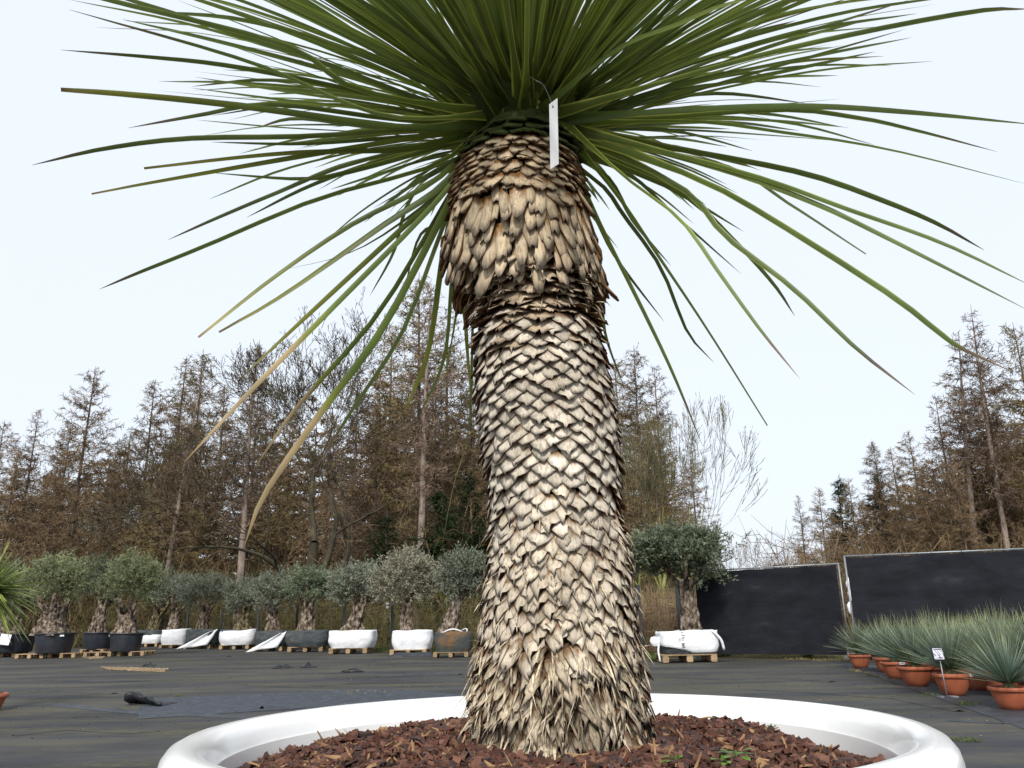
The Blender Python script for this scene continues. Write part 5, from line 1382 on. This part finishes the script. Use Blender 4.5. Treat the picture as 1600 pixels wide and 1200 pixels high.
left = [(8, 655, 60, 1), (62, 640, 62, 2), (150, 572, 56, 1), (112, 655, 66, 4), (205, 668, 60, 3), (243, 592, 58, 0), (292, 560, 62, 2), (318, 545, 60, 3), (352, 600, 55, 0),
        (405, 590, 58, 3), (560, 560, 55, 2), (612, 520, 58, 0), (655, 425, 50, 3), (700, 480, 56, 2), (735, 560, 52, 1), (520, 640, 60, 4), (455, 640, 64, 1),
        (-40, 640, 58, 3), (30, 700, 52, 4), (90, 720, 50, 1), (180, 720, 52, 4), (270, 690, 50, 3), (760, 640, 48, 4), (590, 640, 50, 2), (680, 600, 46, 0)]
for (px, yt, d, pr) in left: larch(px, yt, d, pr, LL, 'larches behind the olive row', 1.05)
for (px, yt, d, pr) in [(990, 540, 52, 0), (1022, 572, 56, 2), (960, 560, 58, 3), (940, 640, 50, 4), (1078, 690, 54, 2), (1015, 650, 46, 3)]:
    larch(px, yt, d, pr, 'leafless brown larch in the wood behind the stout dark green olive', 'larches behind the stout olive', 1.0)
for (px, yt, d, pr) in [(1582, 503, 44, 3), (1527, 560, 46, 0), (1493, 604, 48, 3), (1461, 618, 50, 2), (1418, 672, 50, 1), (1391, 698, 54, 0), (1362, 686, 56, 4), (1325, 746, 58, 1), (1640, 520, 42, 0),
                        (1278, 760, 74, 0), (1246, 774, 82, 2), (1480, 690, 42, 4), (1440, 730, 46, 1), (1550, 650, 44, 4), (1600, 640, 46, 1), (1345, 780, 50, 4), (1400, 760, 48, 4), (1515, 720, 52, 1), (1655, 640, 48, 4), (1300, 800, 60, 4)]:
    larch(px, yt, d, pr, RL, 'larches beyond the terracotta bowls', 1.0)
# conspicuous clean trunks in front of the wood
def pole_tree(px0, py0, px1, py1, d, r, label, H=19):
    a, b_ = at_y(px0, py0, d), at_y(px1, py1, d); dirv = (b_ - a).normalized(); base = a - dirv * (a.z / dirv.z)
    root = empty('larch_tree', (base.x, base.y, 0)); mb = MB(); pts, rad = [], []
    for j in range(12):
        v = j / 11; pts.append(Vector((dirv.x / dirv.z * H * v + 0.05 * math.sin(v * 7), 0, H * v - 0.1 * (j == 0)))); rad.append(r * (1 - v) ** 0.8 + 0.012)
    mb.tube(pts, rad, 10); mb.build('trunk', M['pole_bark'], root)
    V, F, U = larch_arrays(int(px0) + 700, H, 2.3, 0.36, 0.9)
    V = V.copy(); V[:, 0] += V[:, 2] * dirv.x / dirv.z
    link('crown', np_mesh('crown', V, F, M['larch_twig_grey'], U), root)
    return tag(root, label, 'tree')
pole_tree(374, 905, 384, 770, 45, 0.24, 'larch with clean pale trunk rising behind the rounded white bag', 17)
pole_tree(655, 880, 661, 740, 42, 0.22, 'larch with tall straight pale trunk rising behind the dry greyish olive', 19.5)
pole_tree(268, 850, 290, 730, 50, 0.19, 'slim larch with leaning trunk beside the rusty larch crowns', 17)
pole_tree(1523, 862, 1515, 756, 45, 0.20, 'larch with clean pale trunk just above the taller looking fence panel', 17)
pole_tree(1573, 861, 1552, 720, 43, 0.17, 'larch with slender leaning pale trunk above the taller looking fence panel', 18)
# dark spruces
def spruce(px, ytop, d, R, label, seed):
    top = at_y(px, ytop, d); H = top.z; root = empty('spruce_tree', (top.x, d, 0)); rng = np.random.default_rng(seed)
    link('trunk', trunk_mesh(seed, H, 0.16, M['larch_bark']), root)
    V, F, U = larch_arrays(seed, H, R, 0.04, 1.2)
    ctr = V.reshape(-1, 4, 3).mean(1, keepdims=True); V = (ctr + (V.reshape(-1, 4, 3) - ctr) * np.array([1.6, 1.6, 1.3])).reshape(-1, 3)
    link('crown', np_mesh('crown', V, F, M['spruce'], U), root)
    tag(root, label, 'tree')
spruce(690, 770, 40, 2.2, 'dark green spruce in shade behind the dry greyish olive', 81)
spruce(735, 740, 44, 2.4, 'dark green spruce close behind the scaly trunk', 82)
spruce(605, 800, 44, 2.0, 'low dark green spruce behind the wide white bag', 83)
spruce(1308, 747, 66, 2.2, 'small dark green spruce at the low end of the right wood', 84)
spruce(1370, 740, 60, 2.4, 'dark spruce among the brown larches of the right wood', 85)

# broadleaf trees by recursive branching
def branching(seed, base, direction, length, r0, levels, spread, up, split, mat, twmat, parent, droop=0.0, minr=0.010, wander=0.16):
    rg = random.Random(seed); mb = MB(); TA, TB, TW = [], [], []
    def grow(p, d, L, r, lev):
        n = 4; pts = [p.copy()]; rad = [r]; dd = d.copy()
        for k in range(n):
            dd = (dd + Vector((rg.gauss(0, 1), rg.gauss(0, 1), rg.gauss(0, 0.8))) * wander + Vector((0, 0, up * 0.07 - droop * 0.05 * lev))).normalized()
            pts.append(pts[-1] + dd * (L / n)); rad.append(r * (1 - 0.45 * (k + 1) / n))
        if r > 0.022: mb.tube(pts, rad, 7 if r > 0.08 else 5, cap=False)
        else:
            for a, b_, ra in zip(pts[:-1], pts[1:], rad): TA.append(a[:]); TB.append(b_[:]); TW.append(max(minr, ra * 1.6))
        if lev >= levels: return
        m = split + (1 if rg.random() < 0.5 else 0)
        for q in range(m):
            k = rg.choice([2, 3, 4, 4]) if q else 4
            a = rg.uniform(0, 6.28); sp = spread * rg.uniform(0.5, 1.25) * (0.55 if q == 0 else 1)
            o = dd.orthogonal().normalized(); o2 = dd.cross(o)
            nd = (dd + (o * math.cos(a) + o2 * math.sin(a)) * math.tan(min(1.2, sp))).normalized()
            grow(pts[k], nd, L * rg.uniform(0.62, 0.86), rad[k] * (0.80 if q == 0 else 0.60), lev + 1)
    grow(Vector(base), Vector(direction).normalized(), length, r0, 0)
    mb.build('trunk', mat, parent)
    if TA:
        rng = np.random.default_rng(seed); TA, TB, TW = np.array(TA), np.array(TB), np.array(TW)
        V, F, U = _q(TA, TB, unit(TB - TA), TW, TW * 0.7, rng)
        link('crown', np_mesh('crown', V, F, twmat, U), parent)
d = 41.0
b0_ = at_y(478, 985, d); oak = empty('oak_tree', (b0_.x, d, 0)); tag(oak, 'big bare spreading oak with mossy branching limbs behind the grey bag', 'tree')
branching(14, (0, 0, -0.1), (0.02, 0, 1), 5.2, 0.42, 9, 0.68, 0.8, 2, M['oak_bark'], M['oak_twig'], oak, 0.0, 0.032, 0.13)
b1_ = at_y(508, 985, d + 1); oak2 = empty('oak_tree', (b1_.x, d + 1, 0)); tag(oak2, 'second bare oak leaning away beside the big spreading oak', 'tree')
branching(9, (0, 0, -0.1), (0.16, 0.0, 1), 5.0, 0.27, 8, 0.55, 0.9, 2, M['oak_bark'], M['oak_twig'], oak2, 0.0, 0.032, 0.13)
d = 29.0
b2_ = at_y(1034, 985, d); mt_ = empty('alder_tree', (b2_.x, d, 0)); tag(mt_, 'slender bare tree with yellow-green mossy stems behind the stout olive', 'tree')
for q, (dx, dr, L, sd) in enumerate([(0.0, -0.05, 3.6, 31), (0.18, 0.06, 3.8, 32), (-0.15, -0.16, 3.2, 33), (0.30, 0.16, 3.0, 34)]):
    branching(sd, (dx, 0.1 * q, -0.1), (dr * 0.7, 0, 1), L * 0.70, 0.115, 7, 0.32, 1.0, 2, M['moss_bark'], M['moss_twig'], mt_, 0, 0.017, 0.10)
d = 48.0
for q, (px, L, sd) in enumerate([(1132, 1.7, 41), (1150, 1.6, 42), (1170, 2.2, 43), (1180, 1.9, 44)]):
    bb_ = at_y(px, 985, d + q); sp_ = empty('sapling', (bb_.x, d + q, 0)); tag(sp_, 'thin bare pale sapling rising above the end of the black fence', 'tree', 'pale saplings above the fence')
    branching(sd, (0, 0, -0.1), (random.Random(sd).gauss(0, 0.05), 0, 1), L, 0.06, 5, 0.22, 1.6, 2, M['pale_twig'], M['pale_twig'], sp_, 0, 0.015, 0.07)
for q, (px, dd_, L, sd) in enumerate([(150, 52, 3.6, 51), (85, 50, 3.2, 52), (560, 40, 2.8, 53), (420, 42, 3.0, 54), (660, 38, 2.4, 55), (240, 48, 3.0, 56)]):
    bb_ = at_y(px, 985, dd_); sp_ = empty('bare_tree', (bb_.x, dd_, 0)); tag(sp_, 'small bare twiggy tree at the edge of the wood behind the olive row', 'tree', 'small bare trees at the wood edge')
    branching(sd, (0, 0, -0.1), (random.Random(sd).gauss(0, 0.1), 0, 1), L, 0.10, 6, 0.62, 0.5, 2, M['oak_bark'], M['brush'], sp_, 0.3, 0.012)

# depth of the wood: more trees and brushwood that read as one mass
LOW = [larch_arrays(500 + k, 17, 4.8, 0.03, 0.40) for k in range(3)]
def wood_mass(name, spots, mats, seed, label):
    rng = np.random.default_rng(seed); parts, mi = [], []
    for (x, y, H) in spots:
        V, F, U = LOW[rng.integers(0, 3)]; a = rng.uniform(0, 6.28); s = H / 17; c_, s_ = math.cos(a), math.sin(a)
        W = np.stack([(V[:, 0] * c_ - V[:, 1] * s_) * s * 1.15 + x, (V[:, 0] * s_ + V[:, 1] * c_) * s * 1.15 + y, V[:, 2] * s], 1)
        ctr = W.reshape(-1, 4, 3).mean(1, keepdims=True); W = (ctr + (W.reshape(-1, 4, 3) - ctr) * 2.3).reshape(-1, 3)
        parts.append((W, F, U)); mi.append(np.full(len(F), rng.integers(0, len(mats))))
        tm = MB(); tm.tube([(x, y, -0.1), (x + rng.normal(0, .3), y, H * 0.95)], [0.17, 0.02], 6)
        tv = np.array(tm.v); tf = np.array([f for f in tm.f if len(f) == 4]); parts.append((tv, tf, np.zeros((len(tv), 2)))); mi.append(np.full(len(tf), len(mats)))
    V, F, U = join_np(parts)
    o = link(name, np_mesh(name, V, F, [M[m_] for m_ in mats] + [M['larch_bark']], U, np.concatenate(mi)))
    return tag(o, label, None, None, 'stuff')
rg = random.Random(91); sp1 = []
def sky_y(px):        # skyline the mass stays under
    return float(np.interp(px, [-150, 0, 60, 110, 150, 200, 250, 320, 480, 650, 800, 1000, 1080, 1110, 1130, 1140], [680, 690, 680, 670, 640, 690, 650, 620, 600, 550, 590, 640, 720, 780, 880, 960]))
for i in range(104):
    px = rg.uniform(-140, 1085); d = rg.uniform(62, 92); yt = sky_y(px) + rg.uniform(5, 150)
    t = at_y(px, yt, d); sp1.append((t.x, d, max(5, t.z)))
wood_mass('wood', sp1, ['larch_twig', 'larch_twig_olive', 'larch_twig', 'larch_twig_grey'], 1, 'dense brown leafless wood filling in behind the front trees')
sp2 = []
def sky_r(px): return float(np.interp(px, [1230, 1260, 1300, 1350, 1400, 1450, 1500, 1560, 1700], [850, 830, 800, 760, 740, 700, 690, 620, 560]))
for i in range(48):
    px = rg.uniform(1255, 1720); d = rg.uniform(56, 72); yt = sky_r(px) + rg.uniform(10, 80)
    t = at_y(px, yt, d); sp2.append((t.x, d, max(4, t.z)))
wood_mass('wood', sp2, ['larch_twig', 'larch_twig', 'larch_twig_olive'], 2, 'dense brown leafless wood beyond the right fence panel')
def brushwood(name, x0, x1, d0, d1, n, hmin, hmax, mats, seed, label, w=0.02, hang=0.5):
    rng = np.random.default_rng(seed)
    px = rng.uniform(x0, x1, n); d = rng.uniform(d0, d1, n)
    d = np.maximum(d, np.interp(px, FENCE_PX, FENCE_D) + 0.6 + rng.uniform(0, 4, n) * (d0 > 26))
    P = np.array([at_y(a, 985, b_)[:] for a, b_ in zip(px, d)]); P[:, 2] = 0
    H = rng.uniform(hmin, hmax, n); A_, B_, W = [], [], []
    D = unit(np.stack([rng.normal(0, 0.28, n), rng.normal(0, 0.28, n), np.ones(n)], 1)); M1 = P + D * (H * 0.55)[:, None]
    D2 = unit(D + rng.normal(0, hang, (n, 3))); E_ = M1 + D2 * (H * 0.5)[:, None]
    A_ += [P, M1]; B_ += [M1, E_]; W += [np.full(n, w), np.full(n, w * 0.7)]
    for q in range(7):
        f = rng.uniform(0.25, 1, n); S = np.where((f < 0.55)[:, None], P + (M1 - P) * (f / 0.55)[:, None], M1 + (E_ - M1) * ((f - 0.55) / 0.45)[:, None])
        T = S + unit(rng.normal(0, 0.7, (n, 3)) + np.array([0, 0, 0.25])) * (H * rng.uniform(0.12, 0.35, n))[:, None]; T[:, 2] = np.maximum(T[:, 2], 0.02)
        A_.append(S); B_.append(T); W.append(np.full(n, w * 0.55))
    A_, B_, W = map(np.concatenate, (A_, B_, W))
    V, F, U = _q(A_, B_, unit(B_ - A_), W, W * 0.6, rng)
    nb = len(F); mi = rng.integers(0, len(mats), nb)
    o = link(name, np_mesh(name, V, F, [M[m_] for m_ in mats], U, mi)); return tag(o, label, None, None, 'stuff')
brushwood('brushwood', -150, 1120, 47, 66, 6500, 1.0, 5.5, ['brush', 'brush_green', 'larch_twig'], 1, 'tangled brown and olive brushwood under the left wood', 0.055)
brushwood('brushwood', 100, 1110, 27.0, 46, 4200, 0.5, 3.0, ['brush', 'brush_green', 'brush_green'], 2, 'low brushwood and bramble behind the wire fence', 0.018)
brushwood('brushwood', 1215, 1720, 40, 60, 3500, 1.0, 5.5, ['brush', 'larch_twig', 'larch_twig'], 3, 'tangled brown brushwood behind the black fence panels', 0.05)
brushwood('shrub_thicket', 1140, 1290, 62, 78, 700, 2.0, 5.5, ['pale_twig', 'larch_twig_grey', 'brush'], 4, 'distant pale brown shrubs beyond the low end of the fence', 0.03)
brushwood('dry_reeds', 985, 1098, 23.6, 25.5, 1500, 0.8, 1.9, ['reed', 'reed', 'brush'], 5, 'dry tan reeds standing behind the wire fence beside the stout olive', 0.012, 0.15)

# grass strips
def grass(name, quad_px, n, h0, h1, mat, seed, label, w=0.008):
    rng = np.random.default_rng(seed); q = [np.array(on_ground(*p_)[:]) for p_ in quad_px]
    u, v = rng.random(n), rng.random(n)
    P = (q[0] * (1 - u)[:, None] + q[1] * u[:, None]) * (1 - v)[:, None] + (q[3] * (1 - u)[:, None] + q[2] * u[:, None]) * v[:, None]
    keep = np.array([noise.noise(Vector((p_[0] * 1.6, p_[1] * 1.6, seed))) > -0.25 for p_ in P]); P = P[keep]; n = len(P); P[:, 2] = 0.004
    D = unit(np.stack([rng.normal(0, 0.45, n), rng.normal(0, 0.45, n), np.ones(n)], 1))
    V, F, U = blades(P, D, rng.uniform(h0, h1, n), np.full(n, w), rng, (0, 0.5, 1), (1, 0.8, 0.1), 0.35)
    return tag(link(name, np_mesh(name, V, F, mat, U)), label, None, None, 'stuff')
grass('grass', [(1116, 1027), (1350, 1036), (1350, 1028), (1116, 1019)], 5200, 0.03, 0.12, M['dry_grass'], 1, 'dry grass litter along the foot of the black fence')
grass('grass', [(1116, 1026), (1345, 1034), (1345, 1027), (1116, 1019)], 1500, 0.05, 0.18, M['grass'], 2, 'green grass tufts along the foot of the black fence')
grass('grass', [(1015, 1034), (1035, 1034), (1100, 1010), (1000, 1008)], 4500, 0.06, 0.25, M['grass'], 3, 'green grass beside the printed white bag')
grass('grass', [(580, 1019), (700, 1022), (745, 1012), (560, 1006)], 7000, 0.05, 0.25, M['grass'], 4, 'green grass between the white bags')
grass('grass', [(1325, 1048), (1360, 1055), (1385, 1062), (1340, 1050)], 260, 0.03, 0.10, M['dry_grass'], 5, 'mossy tufts along the fabric edge by the terracotta bowls', 0.006)
def tuft(px, py, n, h, mat, seed, label, spread=0.12, w=0.008):
    g_ = on_ground(px, py); rng = np.random.default_rng(seed); th = rng.uniform(0, 6.28, n); r = spread * np.sqrt(rng.random(n))
    P = np.stack([r * np.cos(th), r * np.sin(th), np.zeros(n)], 1); D = unit(np.stack([rng.normal(0, 0.6, n), rng.normal(0, 0.6, n), np.ones(n)], 1))
    V, F, U = blades(P, D, rng.uniform(0.4, 1, n) * h, np.full(n, w), rng, (0, 0.5, 1), (1, 0.8, 0.1), 0.4)
    o = link('grass_tuft', np_mesh('grass_tuft', V, F, mat, U), None, (g_.x, g_.y, 0.003)); return tag(o, label, 'grass tuft', 'grass tufts in the yard')
tuft(1512, 1102, 90, 0.09, M['grass'], 1, 'bright grass tuft on the fabric edge below the scuffed bowl')
tuft(1458, 1086, 50, 0.06, M['grass'], 2, 'small grass tuft beside the sign foot')
tuft(1512, 1158, 60, 0.07, M['grass'], 3, 'small grass tuft beside the white planter rim')
o_ = tuft(570, 1082, 110, 0.04, M['dry_grass'], 4, 'flat yellow-green moss on the fabric behind the planter', 0.35); o_.name = 'moss'; o_['kind'] = 'stuff'; del o_['category']; del o_['group']
tuft(278, 1088, 70, 0.05, M['grass'], 5, 'small moss tuft beside the curled fabric flap', 0.05)
# yellow flowering weed and a leafy weed at the fence foot
g_ = on_ground(1263, 1030); fw = empty('flowering_weed', g_); tag(fw, 'yellow flowering weed at the foot of the black fence', 'weed')
rng = np.random.default_rng(4); n = 120; th = rng.uniform(0, 6.28, n); D = unit(np.stack([np.cos(th) * .8, np.sin(th) * .8, rng.uniform(0.2, 1.2, n)], 1))
V, F, U = blades(D * 0.02, D, rng.uniform(0.08, 0.22, n), np.full(n, 0.03), rng); link('leaves', np_mesh('leaves', V, F, M['grass'], U), fw)
for q in range(9):
    p_ = Vector((rng.normal(0, 0.09), rng.normal(0, 0.06) - 0.03, rng.uniform(0.16, 0.30)))
    mb = MB(); mb.lathe([(0.0, 0.0), (0.022, 0.006), (0.020, 0.014), (0.0, 0.018)], 8); mb.build('flower', M['flower'], fw, p_)
    mb = MB(); mb.tube([(p_.x * 0.3, p_.y * 0.3, 0), tuple(p_)], 0.003, 5); mb.build('stem', M['grass'], fw)
g_ = on_ground(1130, 1027); lw = empty('leafy_weed', g_); tag(lw, 'leafy dark green weed beside the printed white bag', 'weed')
n = 220; th = rng.uniform(0, 6.28, n); r = rng.uniform(0, 0.25, n); D = unit(np.stack([np.cos(th), np.sin(th), rng.uniform(0.1, 1.4, n)], 1))
V, F, U = blades(np.stack([r * np.cos(th), r * np.sin(th) * 0.5, rng.uniform(0, 0.14, n)], 1), D, rng.uniform(0.05, 0.13, n), rng.uniform(0.02, 0.05, n), rng); link('leaves', np_mesh('leaves', V, F, M['grass'], U), lw)
mb = MB(); mb.tube([(0, 0, -0.02), (0.02, 0, 0.18)], 0.006, 6); mb.build('stem', M['grass'], lw)
